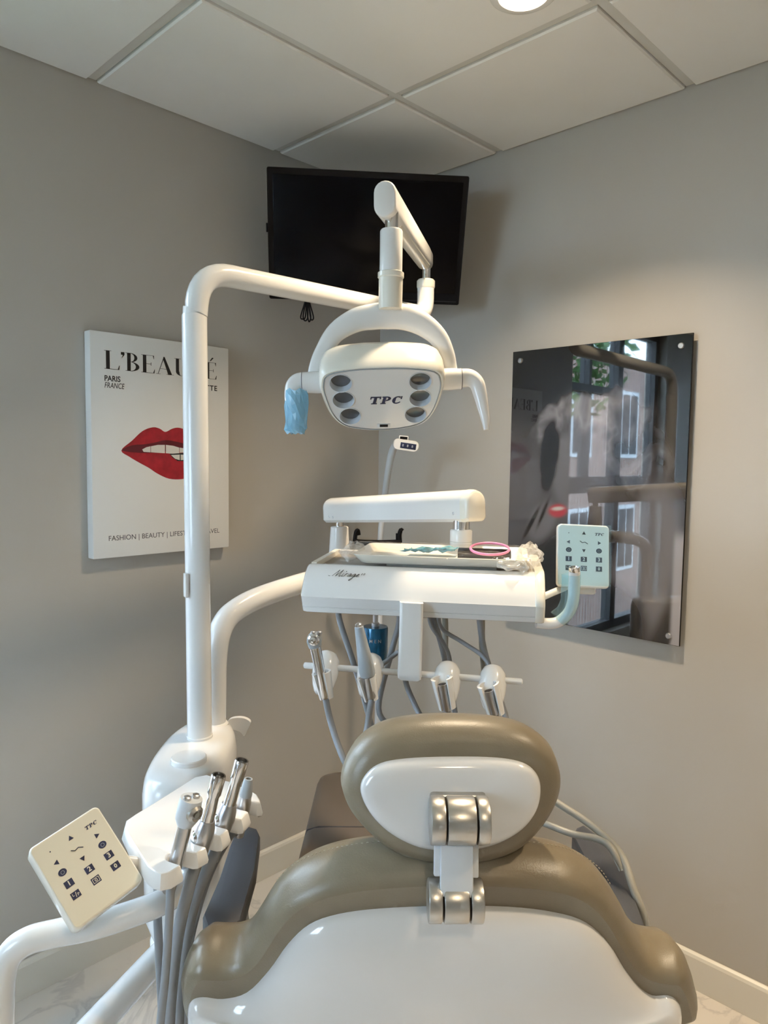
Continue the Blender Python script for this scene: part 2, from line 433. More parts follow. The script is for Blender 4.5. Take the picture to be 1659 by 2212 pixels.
mb = MB(); c0 = wl(TS_, 2.7, TO_)
for i in range(900):
    d = V((random.gauss(0, 1), random.gauss(0, 1), random.gauss(0, 1))).normalized()*(random.random()**.4)
    c = c0+V((d.x*.75, d.y*.75, d.z*.9)); n = V((random.gauss(0, 1), random.gauss(0, 1), random.gauss(0, 1)+1))
    M_ = frame(c, n, (random.random(), random.random(), .1)); a = random.uniform(.05, .1)
    mb.add([M_ @ V(q) for q in ((-a, 0, 0), (0, -a*.5, 0), (a, 0, 0), (0, a*.5, 0))], [(0, 1, 2, 3)])
tag(mb.build('foliage', M_LEAF, tr, smooth=False), kind='stuff')

# ================================================================ WALL THINGS
# ---- television in the corner
tl, trr, bl = P(571, 359, 2.17), P(1019, 381, 2.21), P(575, 645, 2.30)
tx = (trr-tl).normalized(); ty0 = (tl-bl); ty = (ty0-tx*ty0.dot(tx)).normalized(); tn = tx.cross(ty)
TW, THH = (trr-tl).length-.012, ty0.length
tc_ = tl + tx*((trr-tl).length/2) - ty*(THH/2)
TM = frame(tc_, tn, tx)
tv = thing('television', tc_-ty*(THH/2), 'black flat television tilted down in the corner under the ceiling', 'television')
mb = MB()
mb.loft([[TM @ V((x, y, z)) for x, y in rrect(TW*k, THH*k, .006)] for k, z in ((.985, .0), (.995, .001), (1, -.002), (1, -.026), (.97, -.032), (.55, -.052), (.5, -.056))])
mb.build('casing', M_BLACK, tv)
mb = MB(); mb.box(TM @ Matrix.Translation((0, .008, .0012)), (TW-.034, THH-.052, .0022), .0006); mb.build('screen', M_SCREEN, tv)
mb = MB(); mb.box(TM @ Matrix.Translation((0, -THH/2+.010, .0016)), (TW-.02, .003, .002)); mb.build('bezel_line', M_INK, tv)
mb = MB(); mb.box(TM @ Matrix.Translation((-TW/2-.003, .02, -.012)), (.006, .026, .012), .002); mb.build('side_button', M_BLACK, tv)
cc = TM @ V((0, 0, -.05)); mid = V((CX, CY-.14, cc.z))
mb = MB(); mb.tube([cc, mid], .018, 12); mb.tube([mid+V((-.03, 0, .0)), mid+V((-.08, .03, 0))], .012, 8); mb.tube([mid+V((.03, 0, .0)), mid+V((.08, .03, 0))], .012, 8)
mb.box(TM @ Matrix.Translation((0, 0, -.058)), (.2, .2, .008), .002); mb.build('mount_arm', M_BLACK, tv)
c0 = P(664, 640, 2.31); mb = MB()
for k in range(4):
    w = .008+.004*(k % 2); sx = (-1)**k*(.006 if k < 2 else .014)
    mb.tube([c0+V((0, 0, .02)), c0+V((sx*.4-w*.3, .002*k, -.02)), c0+V((sx-w*.6, .002*k, -.062)), c0+V((sx, .002*k, -.078+.003*k)), c0+V((sx+w*.6, .002*k, -.062)), c0+V((sx*.4+w*.2, .002*k, -.02)), c0+V((0, 0, .02))], .0022, 8, smooth=6)
mb.build('cable_loops', M_BLACK, tv)

# ---- canvas print with red lips on the left wall
off = .036
def onL(px, py, o=off): return RP(px, py, wl(0, 0, o), NL)
def sl(p): d = p-CORNER; return d.dot(EL), d.z
c1, c2, c3, c4 = (sl(onL(*q)) for q in ((193, 712), (491, 752), (202, 1208), (498, 1182)))
s1 = (c1[0]+c3[0])/2; s0 = (c2[0]+c4[0])/2; z1 = (c1[1]+c2[1])/2; z0 = (c3[1]+c4[1])/2
CM = frame(wl((s0+s1)/2, (z0+z1)/2, 0), NL, -EL)
cw, ch = s1-s0, z1-z0
canvas = thing('canvas_print', wl((s0+s1)/2, z0, off/2), 'white stretched canvas print with red lips and magazine lettering on the left wall', 'picture')
mb = MB(); mb.box(CM @ Matrix.Translation((0, 0, off/2+.0005)), (cw, ch, off-.001), .003); mb.build('stretched_canvas', M_CANVAS, canvas)
def cuv(px, py):
    q = CM.inverted() @ onL(px, py); return (q.x, q.y)
def layer(n): return CM @ Matrix.Translation((0, 0, off+.0002*n))
lip = closed_curve([cuv(*q) for q in ((262, 973), (285, 952), (308, 931), (330, 923), (345, 926), (357, 933), (372, 926), (386, 924), (402, 930), (424, 948), (447, 968),
                                      (440, 985), (428, 1010), (412, 1028), (392, 1035), (365, 1034), (340, 1023), (322, 1011), (300, 999), (280, 987))], 4)
MB().prism(layer(1), lip, .0002).build('lips', M_RED, canvas, smooth=False)
up_sh = closed_curve([cuv(*q) for q in ((263, 973), (285, 962), (310, 960), (330, 957), (357, 951), (385, 955), (410, 962), (446, 968), (420, 974), (395, 972), (357, 975), (330, 978), (300, 978))], 4)
MB().prism(layer(2), up_sh, .0002).build('lip_shadow', M_DRED, canvas, smooth=False)
def teeth(pts):
    mb = MB().prism(layer(3), [cuv(*q) for q in pts], .0002); mb.build('tooth', M_TOOTH, canvas, smooth=False)
teeth([(307, 971), (316, 966), (325, 964), (325, 977), (310, 976)]); teeth([(326, 964), (341, 961), (356, 961), (356, 979), (340, 978), (326, 977)])
teeth([(358, 961), (374, 963), (387, 967), (387, 979), (372, 980), (358, 979)]); teeth([(388, 967), (402, 969), (414, 972), (404, 977), (388, 978)])
MB().prism(layer(2.5), [cuv(*q) for q in ((366, 980), (388, 979), (410, 977), (408, 985), (398, 996), (384, 996), (372, 988))], .0002).build('mouth_gap', M_INK, canvas, smooth=False)
teeth([(369, 983), (388, 982), (388, 994), (378, 991)]); teeth([(390, 982), (404, 983), (402, 993), (390, 994)])
# magazine title: high-contrast serif capitals drawn as strokes
def didone(mb, M, ch_, x, h):
    """one capital of height h at x; returns its advance"""
    T, t, sf = .15*h, .018*h, .1*h
    def bx(x0, y0, x1, y1): mb.prism(M, [(x+x0, y0), (x+x1, y0), (x+x1, y1), (x+x0, y1)], .0002)
    def stem(x0, y0=0, y1=None):
        y1 = h if y1 is None else y1
        bx(x0, y0, x0+T, y1); bx(x0-sf*.7, 0, x0+T+sf*.7, t*1.3); bx(x0-sf*.7, h-t*1.3, x0+T+sf*.7, h)
    def bowl(cx, cy, rx, ry, thick):
        n = 14
        o = [(x+cx+rx*math.sin(math.pi*k/n), cy+ry*math.cos(math.pi*k/n)) for k in range(n+1)]
        i_ = [(x+cx+(rx-thick)*math.sin(math.pi*k/n), cy+(ry-t)*math.cos(math.pi*k/n)) for k in range(n+1)]
        for k in range(n): mb.prism(M, [o[k], o[k+1], i_[k+1], i_[k]], .0002)
    if ch_ == 'L': stem(.08*h); bx(.2*h, 0, .62*h, t); mb.prism(M, [(x+.56*h, 0), (x+.62*h, 0), (x+.64*h, .24*h), (x+.62*h, .24*h)], .0002); return .68*h
    if ch_ == "'":
        mb.prism(M, [(x+.02*h, 1.0*h), (x+.17*h, 1.0*h), (x+.17*h, .86*h), (x+.04*h, .66*h), (x+.10*h, .84*h), (x+.02*h, .86*h)], .0002); return .2*h
    if ch_ == 'B': stem(.08*h); bowl(.22*h, .75*h, .3*h, .25*h, .13*h); bowl(.22*h, .26*h, .38*h, .26*h, .15*h); return .68*h
    if ch_ in 'EÉ':
        stem(.08*h); bx(.2*h, 0, .58*h, t); bx(.2*h, h-t, .56*h, h); bx(.2*h, .5*h, .44*h, .5*h+t); bx(.43*h, .42*h, .45*h, .6*h)
        mb.prism(M, [(x+.53*h, 0), (x+.59*h, 0), (x+.61*h, .22*h), (x+.59*h, .22*h)], .0002); mb.prism(M, [(x+.52*h, h), (x+.57*h, h), (x+.58*h, .8*h), (x+.565*h, .8*h)], .0002)
        if ch_ == 'É': mb.prism(M, [(x+.26*h, 1.08*h), (x+.31*h, 1.08*h), (x+.46*h, 1.28*h), (x+.38*h, 1.3*h)], .0002)
        return .66*h
    if ch_ == 'A':
        mb.prism(M, [(x+.34*h, h), (x+.40*h, h), (x+.74*h, 0), (x+.56*h, 0), (x+.33*h, .86*h)], .0002)
        mb.prism(M, [(x+.08*h, 0), (x+.105*h, 0), (x+.36*h, .9*h), (x+.34*h, .95*h)], .0002); bx(.18*h, .3*h, .5*h, .3*h+t); bx(0, 0, .2*h, t); bx(.48*h, 0, .82*h, t); return .84*h
    if ch_ == 'U':
        bx(.08*h, .25*h, .08*h+T, h); bx(0, h-t, .32*h, h); bx(.62*h, .25*h, .62*h+t*1.3, h); bx(.54*h, h-t, .74*h, h)
        n = 14
        for k in range(n):
            q = lambda a, rx, ry: (x+.36*h-rx*math.cos(a), .25*h-ry*math.sin(a))
            a, b = math.pi*k/n, math.pi*(k+1)/n
            th_ = lambda a: .15*h*max(0, math.cos(a/2))**2+.018*h
            mb.prism(M, [q(a, .28*h, .25*h), q(b, .28*h, .25*h), q(b, .28*h-th_(b), .25*h-t), q(a, .28*h-th_(a), .25*h-t)], .0002)
        return .78*h
    if ch_ == 'T': stem(.25*h); bx(0, h-t, .66*h, h); bx(0, .78*h, .02*h, h); bx(.64*h, .78*h, .66*h, h); return .7*h
    return .4*h
p0, p1 = cuv(225, 796), cuv(470, 822)
hh = cuv(228, 757)[1]-cuv(228, 797)[1]
adv = sum(didone(MB(), layer(1), c_, 0, hh) for c_ in "L'BEAUTÉ")
mb = MB(); x = 0; sxx = (p1[0]-p0[0])/adv
ML = layer(1) @ Matrix.Translation((p0[0], p0[1], 0)) @ Matrix.Diagonal((sxx, 1, 1, 1))
for c_ in "L'BEAUTÉ": x += didone(mb, ML, c_, x, hh)
mb.build('title_lettering', M_INK, canvas, smooth=False)
def ctext(txt, px, py, hpx, w_to=None, align='LEFT', ink=M_INK, name='lettering', **kw):
    q = cuv(px, py); h = abs(cuv(px, py-hpx/2)[1]-cuv(px, py+hpx/2)[1])*1.42
    mb = MB().text(txt, layer(1) @ Matrix.Translation((q[0], q[1], 0)), h, th=.0001, align=align, **kw)
    if w_to is not None:
        inv = CM.inverted(); xs_ = [(inv @ v).x for v in mb.v]; f_ = (cuv(w_to, py)[0]-q[0])/(max(xs_)-q[0]) if align == 'LEFT' else 1
        for i, v in enumerate(mb.v):
            l = inv @ v; l.x = q[0]+(l.x-q[0])*f_; mb.v[i] = CM @ l
    return mb.build(name, ink, canvas, smooth=False)
ctext('PARIS', 225, 817, 12, 260, offset=.0004); ctext('FRANCE', 225, 832, 12, 269, shear=.2)
ctext('TTE', 469, 840, 11, align='RIGHT', offset=.0004, spacing=1.15)
ctext('FASHION | BEAUTY | LIFESTYLE | TRAVEL', 234, 1164, 11, 474, ink=M_GREYINK)

# ---- acrylic poster on stand-offs, right wall
poff = .024
def onR(px, py, o=poff): return RP(px, py, wr(0, 0, o), NR)
def sr(p): d = p-CORNER; return d.dot(ER), d.z
c1, c2, c3 = (sr(onR(*q)) for q in ((1108, 760), (1503, 718), (1462, 1396)))
s0 = c1[0]; s1 = (c2[0]+c3[0])/2; z1 = (c1[1]+c2[1])/2; z0 = c3[1]
pw, ph = s1-s0, z1-z0
PM = frame(wr(s0, z0, poff), NR, ER)
poster = thing('acrylic_poster', wr((s0+s1)/2, z0, poff), 'large dark glossy acrylic poster with a grey figure and red lips on stand-offs', 'picture')
mb = MB(); mb.box(PM @ Matrix.Translation((pw/2, ph/2, -.004)), (pw, ph, .006), .0008); mb.build('acrylic_panel', M_BLACK, poster)
NX, NY = 180, 270
uu, vv = np.meshgrid(np.linspace(0, 1, NX), np.linspace(0, 1, NY))
rng = np.random.default_rng(7)
def vnoise(n, x, y):
    g = rng.random((n+3, n+3)); xi = np.clip(x*n, 0, n); yi = np.clip(y*n, 0, n)
    a = xi.astype(int); b = yi.astype(int); fx = xi-a; fy = yi-b; fx = fx*fx*(3-2*fx); fy = fy*fy*(3-2*fy)
    return (g[b, a]*(1-fx)+g[b, a+1]*fx)*(1-fy)+(g[b+1, a]*(1-fx)+g[b+1, a+1]*fx)*fy
def soft(d, w): return 1/(1+np.exp(np.clip(d/w, -40, 40)))
def ell(cx, cy, rx, ry, a=0):
    dx, dy = uu-cx, (vv-cy)*1.48; c, s_ = math.cos(a), math.sin(a)
    return np.sqrt(((dx*c+dy*s_)/rx)**2+((-dx*s_+dy*c)/ry)**2)-1
img = .004+.10*soft(np.abs(vv-.42)-.22+.25*(uu-.2), .05)*(1-.5*uu)       # backdrop glow
img = np.clip(img, 0, 1)
def over(val, mask):
    global img
    img = img*(1-mask)+val*mask
def fbm(n, x, y): return (vnoise(n, x, y)*.5+vnoise(n*2, x, y)*.28+vnoise(n*4, x, y)*.16+vnoise(n*8, x, y)*.06)
wx = np.clip(uu+.10*(vnoise(7, uu, vv)-.5), 0, 1); wy = np.clip(vv+.10*(vnoise(7, uu, vv)-.5), 0, 1)
wav = fbm(6, uu, vv)
ridge = (1-np.abs(2*fbm(9, wx, wy)-1))**2.5
over(.03+.30*ridge*(.35+.65*soft(np.abs(uu-.42)-.18, .07)), soft(ell(.50, .70, .31, .21)+.9*(wav-.5), .035))   # pale wavy hair
over(.01+.10*ridge, soft(ell(.78, .60, .15, .26, .2)+.9*(wav-.5), .05))                                           # hair at the far side
over(.10+.08*(1-uu)-.10*np.clip((uu-.5)*2, 0, .5), soft(ell(.44, .545, .17, .24, .15), .06))                       # plain face tone
over(.006, soft(ell(.255, .60, .06, .20, -.10)+.9*(wav-.5), .06))                                                 # dark lock of hair
over(.004, soft(ell(.42, .22, .33, .18, .3), .10))                                                                # dark garment
over(.10+.10*uu, soft(ell(.80, .22, .16, .44, -.22), .08))                                                        # shoulder
over(.004, soft(ell(.62, .03, .22, .22, .1), .08))
over(.16, soft(ell(.22, .37, .075, .12, -.5), .10))                                                               # pale forearm patch
over(.010, soft(ell(.15, .36, .012, .10, -.5), .15)); over(.012, soft(ell(.225, .40, .010, .08, -.4), .2))
over(.42, soft(.955-uu, .004)*soft(vv-.36, .01))                                                                  # pale margin at the right edge
img = img*.75
rgb = np.stack([img*1.0, img*.97, img*1.06], -1)
lm = soft(ell(.315, .412, .055, .034, .12), .10)[..., None]
rgb = rgb*(1-lm)+np.array([.36, .035, .05])*lm
lm = soft(ell(.315, .420, .036, .010, .12), .15)[..., None]
rgb = rgb*(1-lm)+np.array([.45, .42, .40])*lm
mb = MB(); mb.v = [PM @ V((float(u)*(pw-.002)+.001, float(v)*(ph-.002)+.001, -.0004)) for v, u in zip(vv.ravel(), uu.ravel())]
mb.f = [(j*NX+i, j*NX+i+1, (j+1)*NX+i+1, (j+1)*NX+i) for j in range(NY-1) for i in range(NX-1)]
po = mb.build('printed_face', M_PRINT, poster)
at = po.data.color_attributes.new('print', 'FLOAT_COLOR', 'POINT')
at.data.foreach_set('color', np.concatenate([np.clip(rgb, 0, 1), np.ones((*img.shape, 1))], -1).astype(np.float32).ravel())
for u, v in ((.018, .025), (pw-.030, .025), (.030, ph-.030), (pw-.030, ph-.032)):
    o_ = PM @ V((u if u > .02 else .03, v, -.0235))
    MB().lathe(o_, NR, [(.006, 0), (.006, .0185), (.006, .0185), (.0085, .0236), (.0085, .027), (.0068, .029)], 18).build('stand_off', M_STEEL, poster)

# ================================================================ OPERATING LIGHT
def roundrod(mb, pts, r, **k): return mb.tube(pts, r, 24, **k)
pbase = P(437, 1592, 1.5); ptop = P(417, 680, 1.5); pxx = (pbase.x+ptop.x)/2
PB = V((pbase.x*.6+ptop.x*.4, 1.5, pbase.z)); PT = V((ptop.x*.8+pbase.x*.2, 1.5, ptop.z))
UNIT_Z = PB.z
light = thing('operating_light', PB, 'white dental operating light with six reflectors on a tall bent pole', 'dental light')
mb = MB(); mb.lathe(PB, (PT-PB), [(.0272, 0), (.0272, .004), (.0255, .006), (.0252, (PT-PB).length-.004), (.0243, (PT-PB).length)], 32); mb.build('pole', M_WHITE, light)
armA = P(480, 591, 1.53); armE = P(916, 680, 2.06)
zA = armA.z; bz = (zA+armE.z)/2
A0 = PT
corner_ = V((PT.x+.004, PT.y, zA))
dirA = (armE-corner_).normalized()
br = .085
pts = [PT-V((0, 0, .01)), PT+V((0, 0, .01)), corner_-V((0, 0, br))]
for k in range(1, 9):
    t = k/9; a = corner_-V((0, 0, br)); b = corner_+dirA*br
    pts.append(a*(1-t)**2+corner_*2*t*(1-t)+b*t*t)
pts += [corner_+dirA*br]
elb = armE + V((.012, .012, 0)); e_up = P(920, 606, 2.07)
pts += [corner_+dirA*.3, armE-dirA*.05]
c2_ = V((e_up.x, e_up.y, armE.z-.004))
for k in range(0, 9):
    t = k/8; a = armE-dirA*.04; b = V((e_up.x, e_up.y, armE.z+.045))
    pts.append(a*(1-t)**2+c2_*2*t*(1-t)+b*t*t)
pts.append(e_up-V((0, 0, .01)))
mb = MB(); roundrod(mb, pts, .0235); mb.build('bent_arm', M_WHITE, light)
mb = MB(); mb.lathe(e_up-V((0, 0, .022)), UP, [(.024, 0), (.0255, .004), (.0255, .02), (.022, .024)], 24); mb.build('elbow_collar', M_WHITE2, light)
SN, SF = P(833, 432, 1.40), P(920, 560, 2.07)
mb = MB(); mb.lathe(e_up-V((0, 0, .004)), UP, [(.0125, 0), (.0125, .05)], 20); mb.build('arm_pin', M_CHROME, light)
sd = (SF-SN).normalized(); side = sd.cross(UP).normalized(); sup = side.cross(sd)
def stadium(hw, hh_, n=10):
    return [(hw*math.cos(a), (hh_-hw)+hw*math.sin(a)) for a in [math.pi*k/n for k in range(n+1)]] + \
           [(hw*math.cos(a), -(hh_-hw)+hw*math.sin(a)) for a in [math.pi+math.pi*k/n for k in range(n+1)]]
mb = MB(); rings = []
L_ = (SF-SN).length
for t, k in ((-.012, .86), (-.010, .95), (-.005, 1), (.05, 1), (L_-.06, .92), (L_+.012, .86), (L_+.02, .7)):
    rings.append([SN+sd*t+side*(x*k)+sup*(y*k) for x, y in stadium(.0215, .033)])
mb.loft(rings); mb.build('spring_arm', M_WHITE, light)
mb = MB(); mb.loft([[SN+sd*t+side*(x*.8)+sup*(y*.55-.020) for x, y in stadium(.0205, .026)] for t in (.10, L_-.05)]); mb.build('arm_underside_cover', M_WHITE2, light)
st_top = P(846, 497, 1.42); st_bot = P(843, 655, 1.42)
SX = (st_top.x+st_bot.x)/2; STY = 1.42
def at_z(py): return P(845, py, STY).z
mb = MB(); mb.lathe((SX, STY, at_z(500)), UP, [(.0125, 0), (.0125, at_z(455)-at_z(500))], 20); mb.build('stem_pin', M_CHROME, light)
mb = MB(); mb.lathe((SX, STY, at_z(594)), UP, [(.0215, 0), (.0218, .004), (.0218, at_z(497)-at_z(594)-.003), (.020, at_z(497)-at_z(594))], 28); mb.build('stem_sleeve', M_WHITE, light)
mb = MB(); mb.lathe((SX, STY, at_z(668)), UP, [(.0225, 0), (.0232, at_z(602)-at_z(668)), (.0252, at_z(600)-at_z(668)), (.0252, at_z(590)-at_z(668)), (.022, at_z(588)-at_z(668))], 28); mb.build('stem_socket', M_WHITE2, light)
# yoke
pl_, pr_ = P(678, 826, 1.42), P(972, 819, 1.42)
hx = (pr_-pl_).normalized(); hc = (pl_+pr_)/2
yk = [(678, 826), (684, 790), (700, 755), (727, 717), (768, 692), (806, 684), (838, 682), (872, 685), (910, 699), (943, 725), (962, 758), (971, 790), (974, 818)]
mb = MB(); mb.tube([P(x, y, 1.42+.02*math.sin(math.pi*i/12)) for i, (x, y) in enumerate(yk)], [.013, .013, .015, .018, .0215, .0235, .0245, .0235, .0215, .018, .015, .013, .013], 20, smooth=5, flat=(1.08, .62, (0, -1, 0.0)))
# swap the section so that the broad side faces outwards
mb.build('yoke', M_WHITE, light)
def pivot(c, sgn):
    mb = MB(); mb.lathe(c-hx*sgn*.028, hx*sgn, [(.021, 0), (.0215, .022), (.020, .047), (.0205, .050)], 28); return mb.build('pivot_joint', M_WHITE, light)
pivot(pl_, -1); pivot(pr_, 1)
def handle(pts, rs, nm='side_handle'):
    mb = MB(); mb.tube(pts, rs, 18, smooth=6, flat=(1, .8, (0, -1, 0))); return mb.build(nm, M_WHITE, light)
hl_pts = [P(x, y, 1.42-.02*k/6) for k, (x, y) in enumerate(((662, 824), (644, 826), (634, 838), (631, 862), (633, 890), (638, 912), (644, 932)))]
hr_pts = [P(x, y, 1.42-.02*k/6) for k, (x, y) in enumerate(((994, 817), (1014, 817), (1029, 828), (1037, 852), (1043, 880), (1048, 905), (1050, 929)))]
handle(hl_pts, [.0185, .0175, .0165, .0145, .012, .010, .006]); handle(hr_pts, [.0185, .0175, .0155, .0135, .011, .0085, .005])
# head: tilted panel with a domed housing behind it
TILT = R(46)
hn = (V((0, -math.cos(TILT), -math.sin(TILT)))); hn = (hn-hx*hn.dot(hx)).normalized()
hu = hn.cross(hx); hu = hu if hu.z > 0 else -hu
hp = P(826, 862, 1.395)
HM = frame(hp, hn, hx)       # local x right, y up the panel, z out of the panel
outl = closed_curve([(-.113, .040), (-.100, .066), (-.05, .0755), (0, .077), (.05, .0755), (.100, .066), (.113, .040), (.110, .005), (.098, -.038), (.076, -.066), (.035, -.078), (0, -.080), (-.035, -.078), (-.076, -.066), (-.098, -.038), (-.110, .005)], 5)
def hring(k, z, dy=0, kx=None): return [HM @ V((x*(kx or k), y*k+dy, z)) for x, y in outl]
mb = MB()
mb.loft([hring(.90, -.034), hring(.955, -.033), hring(.965, -.004), hring(.975, .001), hring(1.0, .0012), hring(1.03, -.004), hring(1.05, -.02), hring(1.04, -.045, 0, 1.045), hring(.97, -.068, .002, 1.0), hring(.84, -.084, .004, .92), hring(.6, -.094, .006, .72), hring(.25, -.098, .006, .3)], True, True)
head = mb.build('lamp_head', M_WHITE2, light)
# face plate with six real openings
cups = []
for x, y in ((-.077, .043), (-.074, .002), (-.063, -.040), (.071, .043), (.072, .002), (.064, -.040)): cups.append((x, y))
CR_ = .0205
bm = bmesh.new(); edges = []
def loop(pts):
    vs = [bm.verts.new(V((x, y, 0))) for x, y in pts]
    for i in range(len(vs)): edges.append(bm.edges.new((vs[i], vs[(i+1) % len(vs)])))
loop([(x*.955, y*.945) for x, y in outl])
for cx, cy in cups: loop([(cx+CR_*math.cos(2*math.pi*k/24), cy+CR_*math.sin(2*math.pi*k/24)) for k in range(24)])
bmesh.ops.triangle_fill(bm, edges=edges, use_beauty=True)
bm.verts.index_update(); PLM = HM @ Matrix.Translation((0, 0, .0022))
mb = MB(); mb.add([PLM @ v.co for v in bm.verts], [tuple(v.index for v in f.verts) for f in bm.faces]); bm.free()
plate = mb.build('face_plate', M_SHELL, light, smooth=False)
for cx, cy in cups:
    o_ = PLM @ V((cx, cy, 0))
    mb = MB(); mb.lathe(o_, hn, [(CR_+.0015, .0003), (CR_+.0015, .0010), (CR_, .0012), (CR_*.985, -.001), (CR_*.93, -.0125), (CR_*.90, -.0135)], 28, cap=False)
    rf = mb.build('reflector', M_SILVER, light)
    MB().lathe(o_, hn, [(CR_*.91, -.0150), (CR_*.91, -.0125), (CR_*.5, -.0135), (CR_*.12, -.0142)], 28).build('lamp_lens', M_LAMPLENS, light)
mb = MB(); mb.box(PLM @ Matrix.Translation((.002, -.0665, .001)), (.016, .006, .002), .0004); mb.build('sensor_slot', M_BLACK, light)
mb = MB(); mb.box(PLM @ Matrix.Translation((.002, -.0665, .0004)), (.026, .009, .001), .0004); mb.build('sensor_surround', M_SILVER, light)
def slab_logo(mb, M, h):
    """bold slanted slab-serif capitals T P C, centred"""
    sh = .25
    def q(pts, dx): mb.prism(M, [((x+dx+y*sh)*h-1.75*h*.75, (y-.5)*h) for x, y in pts], .0003)
    q([(.12, 0), (.72, 0), (.72, .12), (.58, .12), (.58, .84), (.84, .84), (.84, .66), (.98, .66), (.98, 1), (-.12, 1), (-.12, .66), (.02, .66), (.02, .84), (.27, .84), (.27, .12), (.12, .12)], 0)
    q([(0, 0), (.55, 0), (.55, .12), (.44, .12), (.44, .88), (.13, .88), (.13, .12), (0, .12)], 1.08); q([(0, .88), (.5, .88), (.5, 1), (0, 1)], 1.08)
    n = 10
    for k in range(n):
        a, b = math.pi*k/n, math.pi*(k+1)/n
        q([(.48+.46*math.sin(a), .70+.30*math.cos(a)), (.48+.46*math.sin(b), .70+.30*math.cos(b)), (.48+.18*math.sin(b), .70+.18*math.cos(b)), (.48+.18*math.sin(a), .70+.18*math.cos(a))], 1.08)
    for k in range(18):
        a, b = R(50+290*k/18*.95), R(50+290*(k+1)/18*.95)
        th_ = lambda a: .13+.22*max(0, -math.cos(a))
        q([(.55+.5*math.cos(a), .5+.5*math.sin(a)), (.55+.5*math.cos(b), .5+.5*math.sin(b)), (.55+(.5-th_(b))*math.cos(b), .5+.37*math.sin(b)), (.55+(.5-th_(a))*math.cos(a), .5+.37*math.sin(a))], 2.15)
    q([(.86, .62), (1.0, .62), (1.0, 1.0), (.88, 1.0)], 2.15)
    return mb
slab_logo(MB(), PLM @ Matrix.Translation((0, -.001, .0004)), .0185).build('maker_lettering', M_NAVY, light, smooth=False)
for c_, sg in ((pl_, -1), (pr_, 1)):
    MB().lathe(c_+hx*sg*.0212, hx*sg, [(.0204, 0), (.0206, .0003), (.0206, .0011), (.0204, .0014)], 28, cap=False).build('joint_line', M_GREYINK, light)
mb = MB(); sp_ = P(402, 1264, 1.478); mb.box(frame(sp_, (-1, -.6, 0), (0, 0, 1)), (.050, .016, .008), .002); mb.build('pole_switch', M_WHITE, light)
mb = MB(); mb.loft([hring(.958, .0026), hring(.958, .0034), hring(.970, .0034), hring(.970, .0008)], False, False); mb.build('lens_gasket', M_GREYP, light)
# blue film over the left handle
mb = MB()
rings = []
for k, (x, y, w) in enumerate(((640, 842, .019), (640, 855, .021), (640, 875, .0215), (641, 895, .0205), (640, 915, .020), (638, 926, .0215), (640, 936, .016))):
    c = P(x, y, 1.405)
    rings.append([c+V((w*math.cos(2*math.pi*j/16)*(1+.12*math.sin(3*j+k)), .014*math.sin(2*math.pi*j/16)*(1+.2*math.sin(5*j+2*k)), .003*math.sin(2*j+k))) for j in range(16)])
mb.loft(rings, False, False)
tag(mb.build('handle_sleeve', M_FILMB, smooth=False), 'crumpled blue plastic film wrapped on the lamp handle', 'plastic sleeve')

# ================================================================ SIDE UNIT
uz = UNIT_Z
unit = thing('side_unit', (-.37, 1.46, 0), 'white rounded side unit carrying the two poles', 'dental unit')
fp = [( -.368+.078*math.copysign(abs(math.cos(a))**.75, math.cos(a)), 1.455+.185*math.copysign(abs(math.sin(a))**.8, math.sin(a))) for a in [2*math.pi*k/48 for k in range(48)]]
def uring(k, z, sx=0): 
    return [V((-.368+(x+.368)*k+sx, 1.455+(y-1.455)*(1-(1-k)*.6), z)) for x, y in fp]
mb = MB(); mb.loft([uring(.55, .03, .03), uring(.55, .40, .03), uring(.72, .46, .02), uring(.97, .58), uring(1, uz-.10), uring(.99, uz-.045), uring(.95, uz-.022), uring(.88, uz-.010), uring(.76, uz-.003), uring(.55, uz), uring(.2, uz)])
mb.build('body', M_WHITE, unit, ang=60)
lc = PZ(408, 1640, uz+.004)
mb = MB(); mb.lathe(lc-V((0, 0, .006)), UP, [(.034, 0), (.034, .010), (.032, .012), (.012, .0135)], 36); mb.build('lid', M_WHITE, unit)
# small fin at the far end of the unit top
fc = P(517, 1568, 1.62)
mb = MB(); fpts = [(-.028, .0), (-.022, .016), (-.004, .021), (.014, .019), (.026, .010), (.021, -.004), (.012, -.022), (.002, -.012)]
mb.loft([[fc+V((x, y*.0+dy, z)) for x, z in closed_curve([(a_, b_) for a_, b_ in fpts], 4) for y in (0,)] for dy in (-.006, .006)])
mb.build('rim_fin', M_WHITE, unit)
# lower support arm of the unit
mb = MB(); a_, b_ = P(362, 2045, 1.33), P(130, 2300, .98)
mb.tube([a_, a_*.6+b_*.4, b_], [.024, .024, .024], 20); mb.lathe(a_-V((0, 0, .03)), UP, [(.03, 0), (.032, .01), (.032, .05), (.028, .056)], 24)
mb.build('support_arm', M_WHITE, unit)
mb = MB(); mb.tube([b_, b_+V((-.12, -.12, -.22)), V((-.62, .78, .06))], .02, 14, smooth=4); mb.build('support_foot', M_WHITE, unit)

